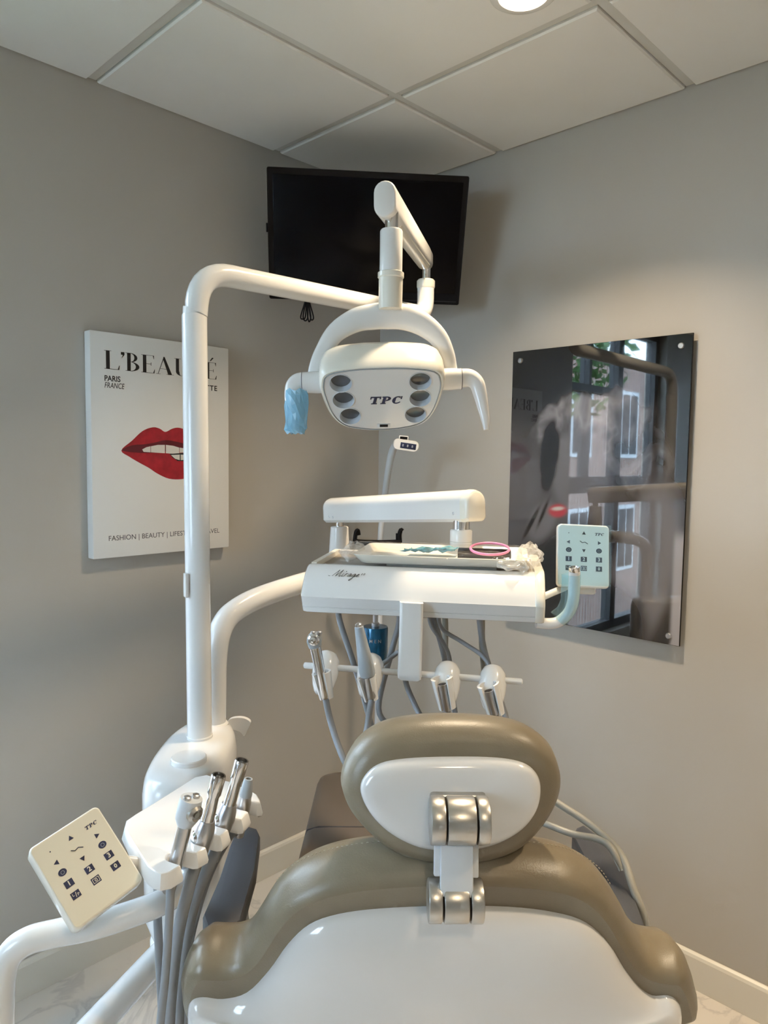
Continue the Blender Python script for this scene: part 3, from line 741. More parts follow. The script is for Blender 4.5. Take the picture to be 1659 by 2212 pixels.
# ================================================================ DELIVERY UNIT
dz = thing('delivery_unit', P(462, 1567, 1.585), 'white delivery tray unit carried on a bent arm beside the chair', 'dental unit')
dpts = [P(463, 1568, 1.585), P(464, 1500, 1.585), P(465, 1430, 1.585), P(472, 1375, 1.59), P(490, 1336, 1.61), P(520, 1311, 1.64), P(560, 1291, 1.68), P(620, 1270, 1.745), P(680, 1252, 1.82), P(733, 1240, 1.90)]
mb = MB(); mb.tube(dpts, .0255, 24, smooth=5); mb.build('lower_arm', M_WHITE, dz)
mb = MB(); mb.lathe(dpts[0]-V((0, 0, .002)), UP, [(.031, 0), (.031, .008), (.027, .012), (.026, .012)], 28); mb.build('base_collar', M_WHITE, dz)
pp = P(733, 1190, 1.90); ztop = P(733, 1137, 1.9).z
mb = MB(); mb.lathe((pp.x, 1.9, dpts[-1].z-.028), UP, [(.030, 0), (.031, .03), (.0285, .07), (.0235, ztop-dpts[-1].z+.026), (.021, ztop-dpts[-1].z+.028)], 28); mb.build('arm_post', M_WHITE, dz)
mb = MB(); mb.lathe((pp.x, 1.9, ztop-.01), UP, [(.011, 0), (.011, .04)], 16); mb.build('post_pin', M_CHROME, dz)
AL, AR = P(722, 1103, 1.90), P(1006, 1094, 1.45)
ad = (AR-AL).normalized(); aside = ad.cross(UP).normalized(); aup = aside.cross(ad)
LA = (AR-AL).length
def asec(hw, ht, hb):
    o = [(hw*math.cos(a), ht-hw+hw*math.sin(a)) for a in [math.pi*k/12 for k in range(13)]]
    return o + [(-hw, -hb+.006), (-hw+.006, -hb), (hw-.006, -hb), (hw, -hb+.006)]
mb = MB(); mb.loft([[AL+ad*t+aside*(x*k)+aup*(y*k) for x, y in asec(.026, .0335, .0305)] for t, k in ((-.022, .8), (-.016, .95), (-.008, 1), (.1, 1), (LA-.02, 1.0), (LA+.014, 1.0))])
mb.build('spring_arm', M_WHITE, dz)
mb = MB(); mb.loft([[AL+ad*t+aside*(x*k)+aup*(y*k) for x, y in asec(.0265, .034, .031)] for t, k in ((LA+.013, 1.0), (LA+.024, .98), (LA+.032, .9), (LA+.035, .75))])
mb.build('arm_end_cap', M_WHITE2, dz)
for px_, py_ in ((711, 1116), (719, 1117), (979, 1109)):
    n_ = aside if (aside.dot(CAM-AL) > 0) else -aside
    q = RP(px_, py_, AL+n_*.026, n_)
    MB().lathe(q-n_*.001, n_, [(.0035, 0), (.0035, .0015), (.0026, .002), (.0012, .0012)], 12).build('screw', M_STEEL, dz)
tp = P(996, 1150, 1.45)
zt0, zt1 = P(996, 1180, 1.45).z, P(996, 1143, 1.45).z
mb = MB(); mb.lathe((tp.x, 1.45, zt1-.004), UP, [(.0165, 0), (.0165, .03)], 20); mb.build('tray_pin', M_CHROME, dz)
mb = MB(); mb.lathe((tp.x, 1.45, zt0-.045), UP, [(.0225, 0), (.0225, zt1-zt0+.02), (.0215, zt1-zt0+.0202), (.0225, zt1-zt0+.021), (.0225, zt1-zt0+.042), (.020, zt1-zt0+.045)], 28); mb.build('tray_post', M_WHITE, dz)
# tray body
T0, T1 = P(646, 1325, 1.25), P(1172, 1354, 1.18)
tzb = (T0.z+T1.z)/2
tx_ = V((T1.x-T0.x, T1.y-T0.y, 0)); TWD = tx_.length; tx_.normalize(); ty_ = UP.cross(tx_)
TO = V((T0.x, T0.y, tzb)); TRM = frame(TO, UP, tx_)
def tp3(x, y, z): return TRM @ V((x, y, z))
TD = .285
prof = [(.022, 0), (.015, .002), (.0125, .006), (.0105, .0110), (.0116, .0114), (.0113, .0121), (.0099, .0126), (.0025, .0285), (.0012, .0312), (.0035, .0345), (.008, .043), (.018, .056), (.032, .069), (.046, .077), (.056, .080), (.064, .0805), (.067, .079), (.068, .071), (.262, .071), (.263, .079), (.266, .0805), (.278, .080), (.284, .075), (TD, .066), (TD, .006), (.28, 0)]
mb = MB(); mb.loft([[tp3(x, .5*TD+(y-.5*TD)*k, .04+(z-.04)*k) for y, z in prof] for x, k in ((.0, .93), (.003, .98), (.010, 1), (TWD-.012, 1), (TWD-.011, 1))])
mb.build('tray_body', M_WHITE, dz, ang=35)
def endplate(x0, x1, nm):
    pr = [(.022, -.001), (.013, .002), (.009, .011), (.001, .029), (.000, .032), (.006, .043), (.017, .058), (.031, .071), (.046, .0795), (.058, .083), (.27, .083), (.281, .081), (.287, .074), (.287, .005), (.28, -.001)]
    mb = MB(); mb.loft([[tp3(x, .5*TD+(y-.5*TD)*k, .04+(z-.04)*k) for y, z in pr] for x, k in ((x0, .985), (x0+.002, 1), (x1-.004, 1), (x1-.001, .985), (x1, .95))]); mb.build(nm, M_WHITE2, dz, ang=50)
endplate(TWD-.0125, TWD+.004, 'end_plate')
mb = MB(); mb.box(TRM @ Matrix.Translation((TWD/2, .165, .0722)), (TWD-.03, .19, .002), .0006); mb.build('tray_mat', M_MAT, dz)
mb = MB(); mb.loft([[tp3(x, y, z) for y, z in ((.068, .0715), (.262, .0715), (.262, .0822), (.068, .0822))] for x in (.004, .014)]); mb.build('left_rim', M_WHITE2, dz)
# script lettering on the front slope
fo, fn = tp3(.052, .027, .0645), None
e_y = (tp3(0, .032, .069)-tp3(0, .018, .056)).normalized(); fn = tx_.cross(e_y); fn = fn if fn.dot(CAM-fo) > 0 else -fn
FM = frame(fo+fn*.0009, fn, tx_)
def script(mb, strokes, ox, k, r=.00034):
    for st in strokes:
        mb.tube([FM @ V((ox+(x+.55*y)*k, y*k, 0)) for x, y in st], r if len(st) < 90 else r, 6, smooth=5)
k_ = .0130; mb = MB()
script(mb, [[(-.55, .10), (-.45, .02), (-.25, .02)], [(0, 0), (.35, 1.1)], [(.35, 1.1), (.42, .5), (.48, .0)], [(.48, 0), (.85, 1.1)], [(.85, 1.1), (.86, .5), (.92, .06), (1.02, .0), (1.15, .15)]], 0, k_)
script(mb, [[(1.32, .5), (1.28, .25), (1.27, .06), (1.36, .0), (1.44, .10)]], 0, k_); script(mb, [[(1.42, .80), (1.46, .88)]], 0, k_, .0006)
script(mb, [[(1.60, 0), (1.66, .5)], [(1.62, .28), (1.76, .52), (1.92, .50)]], 0, k_)
script(mb, [[(2.38, .45), (2.24, .5), (2.10, .3), (2.12, .04), (2.28, .1), (2.40, .48), (2.40, .1), (2.50, .02), (2.62, .2)]], 0, k_)
script(mb, [[(2.98, .45), (2.84, .5), (2.70, .3), (2.72, .04), (2.88, .1), (3.00, .48), (2.98, -.3), (2.86, -.62), (2.70, -.6), (2.9, -.2), (3.22, .2)]], 0, k_)
script(mb, [[(3.22, .15), (3.42, .28), (3.46, .46), (3.34, .48), (3.26, .2), (3.34, .02), (3.55, .18)]], 0, k_)
script(mb, [[(3.75, .5), (3.85, .62), (3.78, .38), (3.92, .4)], [(4.05, .4), (4.05, .6), (4.18, .6), (4.18, .4), (4.05, .4)]], 0, k_, .00022)
mb.build('model_lettering', M_INK, dz, smooth=False)
# right-hand grab handle
hp_ = [P(1158, 1345, 1.21), P(1190, 1347, 1.21), P(1210, 1341, 1.21), P(1229, 1322, 1.205), P(1238, 1295, 1.20), P(1240, 1262, 1.195), P(1241, 1234, 1.19)]
mb = MB(); mb.tube(hp_, .0095, 18, smooth=6); mb.build('grab_handle', M_WHITE, dz)
hd = (hp_[-1]-hp_[-2]).normalized()
mb = MB(); mb.lathe(hp_[-1]-hd*.001, hd, [(.0082, 0), (.0092, .002), (.0092, .008), (.0065, .0085), (.005, .004)], 18); mb.build('handle_tip', M_CHROME, dz)
mb = MB(); rings = []
fpth = catmull(hp_[2:], 5)
for i, p in enumerate(fpth[:-1]):
    t = (fpth[min(i+1, len(fpth)-1)]-fpth[max(i-1, 0)]).normalized(); a = V((0, -1, 0)); a = (a-t*a.dot(t)).normalized(); b = t.cross(a)
    rr = []
    for j in range(18):
        an = 2*math.pi*j/18; rad = .0103+.0004*math.sin(3*j+i)
        ext = max(0, math.cos(an-math.pi*.5))**6*.012 if b.x < 0 else max(0, math.cos(an+math.pi*.5))**6*.012
        rr.append(p+a*(math.cos(an)*rad)+b*(math.sin(an)*(rad+ext)))
    rings.append(rr)
mb.loft(rings, False, False)
tag(mb.build('grab_handle_sleeve', M_FILMK, smooth=True), 'pale blue plastic film wrapped on the tray grab handle', 'plastic sleeve')

# keypad builder (same model on the tray and on the side holder)
def keypad(parent, M, face, w=.092, h=.112, th=.018):
    mb = MB(); mb.loft([[M @ V((x, y, z)) for x, y in rrect(w*k, h*k, .007)] for k, z in ((.92, -th), (.98, -th+.002), (1.0, -th+.006), (1.0, -.003), (.985, -.0006), (.97, 0))]); mb.build('keypad_housing', M_WHITE2 if face is M_KEYFACE else M_WHITE, parent)
    mb = MB(); mb.loft([[M @ V((x, y, z)) for x, y in rrect(w*.955, h*.955, .005)] for z in (-.001, .0004)]); fc_ = mb.build('keypad_face', face, parent, smooth=False)
    F = M @ Matrix.Translation((0, 0, .0004)); u = w/.092
    gx = [-.027, 0, .027]; gy = [.040, .024, .010, -.006, -.022]
    def piece(name, pts, z=.0003, ink=M_NAVY): MB().prism(F, pts, z).build(name, ink, fc_, smooth=False)
    def tri(x, y, a, s=.0038): piece('arrow_mark', [(x+s*math.cos(R(a+120*k)), y+s*math.sin(R(a+120*k))) for k in range(3)])
    tri(0, gy[0], 90); tri(gx[0], gy[1], 180); tri(gx[2], gy[1], 0); tri(0, gy[2], 270)
    piece('indicator_dot', [(gx[0]+.0009*math.cos(k), gy[0]+.0009*math.sin(k)) for k in range(6)])
    mb = MB(); mb.tube([F @ V((x, y+gy[1], .0002)) for x, y in ((-.007, .0025), (-.003, -.0005), (.002, .0008), (.007, -.0025))], .0006, 6); mb.build('chair_mark', M_NAVY, fc_, smooth=False)
    for x in (gx[0], gx[2]):
        piece('round_key', [(x+.0052*math.cos(2*math.pi*k/20), gy[2]+.0044*math.sin(2*math.pi*k/20)) for k in range(20)])
        MB().loft([[F @ V((x+r_*math.cos(2*math.pi*k/12), gy[2]-.0003+r_*math.sin(2*math.pi*k/12), .0005)) for k in range(12)] for r_ in (.0019, .0024)], False, False).build('key_symbol', M_GREYP, fc_, smooth=False)
    for x, y, t in ((gx[0], gy[3], '1'), (0, gy[3], '2'), (gx[2], gy[3], '3'), (gx[0], gy[4], 'L/P'), (0, gy[4], ''), (gx[2], gy[4], '0')):
        piece('square_key', [(x-.0054, y-.0044), (x+.0054, y-.0044), (x+.0054, y+.0044), (x-.0054, y+.0044)])
        G = F @ Matrix.Translation((x, y, .0004))
        if t == 'L/P':
            mb = MB().text('L', G @ Matrix.Translation((-.0028, .0012, 0)), .0052, th=.0001); mb.text('P', G @ Matrix.Translation((.003, -.0012, 0)), .0052, th=.0001)
            mb.prism(G, [(-.0008, -.003), (0, -.003), (.0014, .003), (.0006, .003)], .0001)
        elif t: mb = MB().text(t, G, .0085 if t != '0' else .007, th=.0001, offset=.0002)
        else:
            mb = MB()
            for a_, b_, c_, d_ in ((-.0042, -.003, .0042, -.0024), (-.0042, .0024, .0042, .003), (-.0042, -.003, -.0036, .003), (.0036, -.003, .0042, .003)): mb.prism(G, [(a_, b_), (c_, b_), (c_, d_), (a_, d_)], .0001)
            mb.loft([[G @ V((r_*math.cos(2*math.pi*k/10), r_*math.sin(2*math.pi*k/10), .0001)) for k in range(10)] for r_ in (.001, .0018)], False, False)
        mb.build('key_legend', face, fc_, smooth=False)
    slab_logo(MB(), F @ Matrix.Translation((gx[2]-.001, gy[0]-.0005, 0)), .0048).build('maker_lettering', M_NAVY, fc_, smooth=False)
    return fc_
KC = P(1261, 1201, 1.27)
kx = (P(1316, 1206, 1.262)-P(1207, 1203, 1.278)).normalized()
kn = V((.02, -1, .22)); KM = frame(KC, kn, kx)
keypad(dz, KM, M_KEYBLUE)
mb = MB(); mb.tube([tp3(TWD-.002, .06, .035), P(1222, 1268, 1.285)], .0062, 14); mb.box(frame(P(1258, 1274, 1.285), UP, tx_), (.045, .018, .014), .004)
mb.build('keypad_bracket', M_WHITE, dz)
mb = MB()
gr = []
for j in range(9):
    gr.append([KM @ V((x*(1.03+.01*math.sin(j*2)), (-.052+.108*j/8)*1.0, .004+.0012*math.sin(i*1.7+j*1.3))) for i, x in enumerate([-.046+.092*q/10 for q in range(11)])])
mb.loft(gr, False, False, closed=False)
tag(mb.build('keypad_cover_film', M_FILMK, smooth=True), 'pale blue protective film over the keypad of the delivery tray', 'plastic film')

# instrument rail with hanger, under the tray
RL, RR_ = P(656, 1437, 1.245), P(1129, 1473, 1.175)
mb = MB(); rd = (RR_-RL).normalized(); Lr = (RR_-RL).length
mb.lathe(RL, rd, [(.003, 0), (.0052, .0015), (.0056, .004), (.0056, Lr-.004), (.0052, Lr-.0015), (.003, Lr)], 18); mb.build('instrument_rail', M_WHITE, dz)
hc0, hc1 = P(888, 1338, 1.215), P(884, 1467, 1.205)
mb = MB(); mb.loft([[c+rd*(x*k)+V((0, -1, 0))*(y*k) for x, y in rrect(.040, .024, .006)] for c, k in ((hc0+V((0, 0, .03)), 1.0), (hc0, 1.0), (hc1+V((0, 0, .012)), 1.02), (hc1+V((0, 0, .003)), 1.0), (hc1, .85))]); mb.build('rail_hanger', M_WHITE, dz)
# four instrument holders on the rail
def holder(px, py, Y):
    c = P(px, py, Y)
    d = V((-.12, -.62, -.78)).normalized()          # the holder droops to the front
    mb = MB(); M_ = frame(c, d, rd)
    rings = []
    for z, k, o in ((-.030, .45, .004), (-.026, .75, .003), (-.016, 1.0, .002), (0, 1.08, 0), (.016, 1.0, 0), (.03, .85, -.001), (.040, .66, -.002), (.044, .5, -.002)):
        rings.append([M_ @ V((.0215*k*math.cos(a), .0235*k*math.sin(a)*(1.0 if math.sin(a) > 0 else .75)+o, z)) for a in [2*math.pi*q/24 for q in range(24)]])
    mb.loft(rings)
    h_ = mb.build('holder', M_WHITE, dz, ang=70)
    return c, M_
# C-shaped cradle in front of each holder body
def cradle(o, d, r0, r1, ln, x):
    M_ = frame(o, d, x); mb = MB(); rings = []
    n = 18; a0, a1 = R(-60+90), R(240+90)
    for z, r in ((0, r0), (ln*.5, (r0+r1)/2), (ln, r1)):
        ang = [R(125)+R(290)*k/n for k in range(n+1)]
        outer = [M_ @ V((r*math.cos(a), r*math.sin(a), z)) for a in ang]
        inner = [M_ @ V((r*.76*math.cos(a), r*.76*math.sin(a), z)) for a in reversed(ang)]
        rings.append(outer+inner)
    mb.loft(rings); return mb.build('cradle', M_WHITE, dz, ang=50)
HOLD = [(704, 1446, 1.238), (800, 1452, 1.226), (966, 1470, 1.200), (1064, 1478, 1.186)]
for px_, py_, Y_ in HOLD: holder(px_, py_, Y_)

# blue canister and the gooseneck behind are things of their own (below)

# ---- instruments hanging in the rail
def hose_path(p): return p
def inst(name, loc, label, group=None): return thing(name, loc, label, 'dental tool', group)
UNDER = lambda px, Y: V((P(px, 1340, Y).x, Y, tzb+.004))
# 1 air-water syringe
a, b = P(703, 1508, 1.185), P(680, 1393, 1.185)
cradle(P(694, 1452, 1.19), (P(706, 1506, 1.19)-P(692, 1440, 1.19)), .0165, .012, .045, rd)
t_ = inst('air_water_syringe', a, 'chrome air water syringe with round nozzle in the holder at the rail end', 'instruments on the tray rail')
ax = (b-a).normalized()
mb = MB(); mb.lathe(a, ax, [(.0075, 0), (.0085, .004), (.0088, .05), (.0098, (b-a).length)], 20); mb.build('grip', M_CHROME, t_)
mb = MB(); hh_ = P(679, 1382, 1.183); mb.tube([b-ax*.004, b+ax*.006, hh_], [.0105, .0125, .0125], 18); mb.lathe(hh_-V((0, .012, 0))+V((0, 0, 0)), V((0, 1, 0)), [(.006, 0), (.0115, .003), (.0125, .010), (.0125, .02), (.008, .026)], 20); mb.build('syringe_head', M_GREYP, t_)
fcn = P(678, 1382, 1.168); mb = MB(); mb.lathe(fcn, V((-.1, -1, .1)), [(.0095, 0), (.0095, .002), (.0070, .003), (.0065, .001), (.0045, .001), (.0045, .006), (.0025, .007), (.002, .002)], 20); mb.build('nozzle_socket', M_CHROME, t_)
mb = MB()
for px_ in (676, 690): mb.lathe(P(px_, 1370, 1.180), UP, [(.0042, 0), (.0042, .004), (.003, .005)], 12)
mb.build('button', M_STEEL, t_)
def hoses(t, pts, r=.0055, m_=M_HOSE, nm='hose'): return MB().tube(pts, r, 12, smooth=6).build(nm, m_, t)
hoses(t_, [a+ax*.002, P(712, 1550, 1.185), P(728, 1603, 1.17), P(750, 1655, 1.15), P(790, 1720, 1.16), P(830, 1700, 1.30), P(800, 1560, 1.33), P(766, 1440, 1.32), P(735, 1345, 1.31), UNDER(730, 1.31)])
# 2 grey motor handpiece
a, b = P(803, 1508, 1.175), P(774, 1346, 1.175); ax = (b-a).normalized(); L2 = (b-a).length
cradle(P(791, 1462, 1.18), (P(803, 1512, 1.18)-P(790, 1455, 1.18)), .0165, .012, .04, rd)
t_ = inst('motor_handpiece', a, 'grey tapered motor handpiece with steel tip in a rail holder', 'instruments on the tray rail')
mb = MB(); mb.lathe(a, ax, [(.0075, 0), (.0085, .003), (.0085, L2*.30)], 20); mb.build('coupling', M_STEEL, t_)
mb = MB(); mb.lathe(a, ax, [(.009, L2*.28), (.0125, L2*.30), (.0132, L2*.36), (.0125, L2*.50), (.0108, L2*.66), (.0105, L2*.665), (.0075, L2*.95), (.006, L2*.955)], 24); mb.build('body', M_GREYP, t_)
mb = MB(); mb.lathe(a, ax, [(.0058, L2*.945), (.0058, L2*.985), (.0035, L2), (.0015, L2*1.005)], 16); mb.build('tip', M_CHROME, t_)
hoses(t_, [a, P(795, 1560, 1.18), P(790, 1610, 1.17), P(800, 1680, 1.17), P(850, 1720, 1.20), P(880, 1650, 1.32), P(850, 1580, 1.33), P(818, 1530, 1.33), P(845, 1410, 1.32), P(862, 1345, 1.30), UNDER(860, 1.30)])
# 3, 4 open steel couplings
for (px0, py0, px1, py1, Y, xe, lab, pts) in (
    (966, 1535, 955, 1478, 1.165, 0, 'open steel handpiece coupling in the holder beside the rail hanger', ((967, 1570), (975, 1640), (985, 1560, 1.3), (960, 1420, 1.30), (940, 1345, 1.28))),
    (1069, 1543, 1055, 1492, 1.15, 0, 'open steel handpiece coupling in the holder under the keypad side of the rail', ((1074, 1570), (1088, 1640), (1095, 1560, 1.27), (1050, 1420, 1.28), (1037, 1348, 1.26)))):
    a, b = P(px0, py0, Y), P(px1, py1, Y); ax = (b-a).normalized(); L2 = (b-a).length
    cradle(P(px1-1, py1-14, Y+.005), (a-b), .0185, .0145, .052, rd)
    t_ = inst('handpiece_coupling', a, lab, 'instruments on the tray rail')
    mb = MB(); mb.lathe(a, ax, [(.0068, 0), (.0078, .004), (.0082, L2*.6), (.0086, L2), (.0066, L2+.0002), (.006, L2-.008), (.002, L2-.009)], 20); mb.build('coupling', M_STEEL, t_)
    mb = MB()
    for q in range(4):
        c_ = a+ax*(L2-.0085)+rd*(.0028*math.cos(q*1.571))+ax.cross(rd)*(.0028*math.sin(q*1.571)); mb.lathe(c_, ax, [(.0011, 0), (.0011, .006)], 8)
    mb.build('contact_pin', M_CHROME, t_)
    hoses(t_, [a]+[P(q[0], q[1], q[2] if len(q) > 2 else Y) for q in pts]+[UNDER(pts[-1][0], pts[-1][2])])
# loose hoses under the tray
def loose(name, label, pts, r, m_=M_HOSE): return tag(MB().tube(pts, r, 12, smooth=6).build(name, m_), label, 'hose')
loose('supply_hose', 'thin grey hose slanting from the tray centre to the rail hanger holder', [UNDER(925, 1.27), P(932, 1352, 1.27), P(955, 1385, 1.265), P(968, 1410, 1.26), P(974, 1440, 1.25)], .0038)
loose('supply_hose', 'thin grey hose crossing diagonally below the tray to the last holder', [UNDER(945, 1.265), P(955, 1358, 1.265), P(1000, 1388, 1.25), P(1040, 1415, 1.24), P(1062, 1445, 1.225)], .0038)
loose('supply_hose', 'grey hose from behind the rail hanger down behind the headrest', [UNDER(870, 1.34), P(871, 1400, 1.34), P(876, 1470, 1.32), P(895, 1520, 1.30), P(915, 1560, 1.28), P(950, 1640, 1.26), V((.12, 1.30, .72)), V((.12, 1.31, .622))], .0052)
loose('supply_hose', 'grey hose rising to the blue canister from the second holder', [P(812, 1445, 1.30), P(835, 1428, 1.30), P(858, 1410, 1.30), P(880, 1396, 1.28)], .0045)

# blue canister under the tray
cb = P(810, 1425, 1.36); czb, czt = P(810, 1432, 1.36).z, P(810, 1352, 1.36).z
t_ = thing('blue_canister', (cb.x, 1.36, czb), 'blue metal canister hanging under the delivery tray', 'canister')
mb = MB(); hh_ = czt-czb; mb.lathe((cb.x, 1.36, czb), UP, [(.018, 0), (.0235, .002), (.0242, .005), (.0242, hh_-.004), (.0232, hh_-.001), (.01, hh_)], 36); mb.build('canister_body', M_BLUE, t_)
mb = MB(); mb.lathe((cb.x, 1.36, czt-.002), UP, [(.0075, 0), (.0075, .008), (.005, .009), (.005, tzb-czt+.004)], 16); mb.build('fitting', M_STEEL, t_)
mb = MB(); mb.text('M E N', frame((0, 0, 0), (0, 0, 1)), .009, th=.0002, offset=.0001)
for i, v in enumerate(mb.v):
    a = v.x/.0244; mb.v[i] = V((cb.x+math.sin(a)*(.0244+v.z), 1.36-math.cos(a)*(.0244+v.z), czb+hh_*.66+v.y))
mb.build('lettering', M_STEEL, t_, smooth=False)

# ---- instrument tray in its plastic bag, on the delivery tray
IX0, IX1, IY0, IY1 = .082, .395, .052, .235
itr = thing('instrument_tray', tp3((IX0+IX1)/2, (IY0+IY1)/2, .0735), 'shallow cream instrument tray lying on the delivery unit', 'tray')
def irng(k, z): 
    cx_, cy_ = (IX0+IX1)/2, (IY0+IY1)/2
    return [tp3(cx_+x, cy_+y, z) for x, y in rrect((IX1-IX0)-k, (IY1-IY0)-k, .016)]
zi = .0838
mb = MB(); mb.loft([irng(.030, zi), irng(.022, zi+.002), irng(.004, zi+.014), irng(.0, zi+.0165), irng(.002, zi+.0175), irng(.006, zi+.0165), irng(.024, zi+.005), irng(.032, zi+.0035)]); mb.build('tray_shell', M_WHITE2, itr, ang=50)
mb = MB(); mb.box(TRM @ Matrix.Translation(((IX0+IX1)/2, .14, .0785)), (.2, .10, .0105), .003); mb.build('tray_foot', M_WHITE2, itr)
# plastic bag: crumpled clear sheet around tray
def crumple(p, amp, sc=45):
    n = noise.noise_vector(V(p)*sc); n2 = noise.noise_vector(V(p)*sc*2.7+V((7, 1, 3)))
    return V(p)+(n+n2*.5)*amp
bag = thing('plastic_bag', tp3(.24, .14, .09), 'clear crumpled plastic bag around the instrument tray', 'plastic bag')
mb = MB(); g = []
for j in range(26):
    row = []
    for i in range(56):
        x = IX0-.02+(IX1-IX0+.035)*i/55; y = IY0-.008+(IY1-IY0+.01)*j/25
        z = zi+.0205-(.016 if j == 0 else .006 if j == 1 else 0)
        row.append(crumple(tp3(x, y, z), .0028))
    g.append(row)
mb.loft(g, False, False, closed=False); mb.build('film_sheet', M_FILMS, bag, smooth=False)
for (x, y, w, h, seed, nm) in ((IX0-.012, .13, .035, .032, 1, 'crumpled_end'), (IX1+.002, .12, .04, .045, 5, 'crumpled_end'), (IX1-.03, IY0-.004, .05, .022, 9, 'crumpled_front')):
    mb = MB(); g = []
    for j in range(16):
        row = []
        for i in range(20):
            a = 2*math.pi*i/20; b = (j+.5)/16
            r_ = math.sin(math.pi*(.08+.87*b))
            p = tp3(x+w*.55*r_*math.cos(a), y+.07*r_*math.sin(a)*(1 if nm != 'crumpled_front' else .2), .080+h*b)
            row.append(crumple(p+V((seed, 0, 0)), .008, 60)-V((seed, 0, 0)))
        g.append(row)
    mb.loft(g, False, False); mb.build(nm, M_FILMC, bag, smooth=False)
# things on the tray
def on_tray(x, y): return tp3(x, y, zi+.005)
mb = MB(); g = []
for j in range(8):
    g.append([crumple(on_tray(.16+.10*i/12+.01*j/8, .13+.06*j/7)+V((0, 0, .012)), .010, 38) for i in range(13)])
mb.loft(g, False, False, closed=False)
for v in mb.v: v.z = max(v.z, tp3(0, 0, zi+.0045).z)
tag(mb.build('instrument_pouch', M_TEAL, smooth=False), 'crumpled teal and grey sterile pouch lying in the instrument tray', 'pouch')
mb = MB(); mb.box(TRM @ Matrix.Translation((.315, .145, zi+.013)) @ Matrix.Rotation(R(8), 4, 'X'), (.098, .026, .017), .0015)
tag(mb.build('black_case', M_BLACK), 'small flat black case lying in the instrument tray', 'case')
mb = MB(); c_ = tp3(.325, .125, zi+.0265); ringp = [c_+tx_*(.035*math.cos(a))+ty_*(.038*math.sin(a))+UP*(.006*math.sin(a)) for a in [2*math.pi*k/40 for k in range(41)]]
mb.tube(ringp, .0024, 10, cap=False)
tag(mb.build('pink_band', M_PINK), 'pink rubber ring lying on top of the small black case', 'rubber band')

# ---- whitening lamp on a stand in the corner
lb = P(816, 1560, 2.42)
gl = thing('gooseneck_lamp', (lb.x, 2.42, 0), 'slim grey gooseneck lamp with small display head standing in the corner', 'lamp')
mb = MB(); zt = P(820, 1200, 2.42).z
mb.lathe((lb.x, 2.42, .02), UP, [(.011, 0), (.011, zt-.03), (.009, zt-.02)], 16); mb.build('stand_pole', M_SILVER, gl)
mb = MB(); mb.tube([P(819, 1210, 2.42), P(821, 1160, 2.42), P(829, 1085, 2.41), P(838, 1020, 2.39), P(846, 980, 2.37), P(855, 962, 2.34), P(868, 958, 2.31)], [.0085, .0085, .0095, .011, .012, .0125, .012], 16, smooth=6); mb.build('gooseneck', M_SILVER, gl)
hm = frame(P(877, 962, 2.29), V((.05, -1, -.12)), V((1, 0, -.14)))
mb = MB(); mb.loft([[hm @ V((x*k, y*k, z)) for x, y in rrect(.082, .034, .015)] for k, z in ((.6, -.03), (.85, -.024), (1, -.012), (1, 0), (.94, .003))]); mb.build('lamp_head', M_WHITE, gl)
mb = MB(); mb.box(hm @ Matrix.Translation((.007, -.001, .003)), (.05, .018, .002), .0008); mb.build('display', M_NAVY, gl)
mb = MB()
for q in (-.010, .005, .020): mb.text('8', hm @ Matrix.Translation((q, -.001, .0043)), .011, th=.0002)
mb.build('display_digits', M_SILVER, gl, smooth=False)
m2 = frame(P(872, 946, 2.295), V((.05, -1, -.12)), V((1, 0, -.08)))
mb = MB(); mb.box(m2 @ Matrix.Translation((0, 0, -.006)), (.030, .013, .014), .002); mb.build('top_sensor', M_WHITE, gl)
mb = MB(); mb.box(m2 @ Matrix.Translation((0, 0, .001)), (.024, .0085, .002)); mb.build('sensor_window', M_BLACK, gl)
mb = MB(); mb.lathe((lb.x, 2.42, 0), UP, [(.11, 0), (.11, .012), (.09, .022), (.015, .03)], 32); mb.build('base', M_SILVER, gl)
mb = MB()
for (q, w) in (([(766, 1172), (769, 1150), (773, 1146), (775, 1156)], .007), ([(766, 1170), (782, 1172), (820, 1173), (852, 1172), (866, 1170)], .010), ([(864, 1172), (863, 1155), (866, 1145), (869, 1147)], .0075), ([(858, 1170), (858, 1152)], .005)):
    mb.tube([P(x, y, 2.40) for x, y in q], w, 10, smooth=4)
mb.tube([P(818, 1175, 2.40), V((lb.x, 2.42, P(818, 1178, 2.4).z))], .008, 10)
mb.build('cradle_fork', M_BLACK, gl)

# ================================================================ ASSISTANT HOLDER
AZ = .93
asst = thing('assistant_holder', PZ(400, 1800, AZ)-V((0, 0, .1)), 'white scalloped instrument holder on a curved arm with tilted cream keypad', 'dental unit')
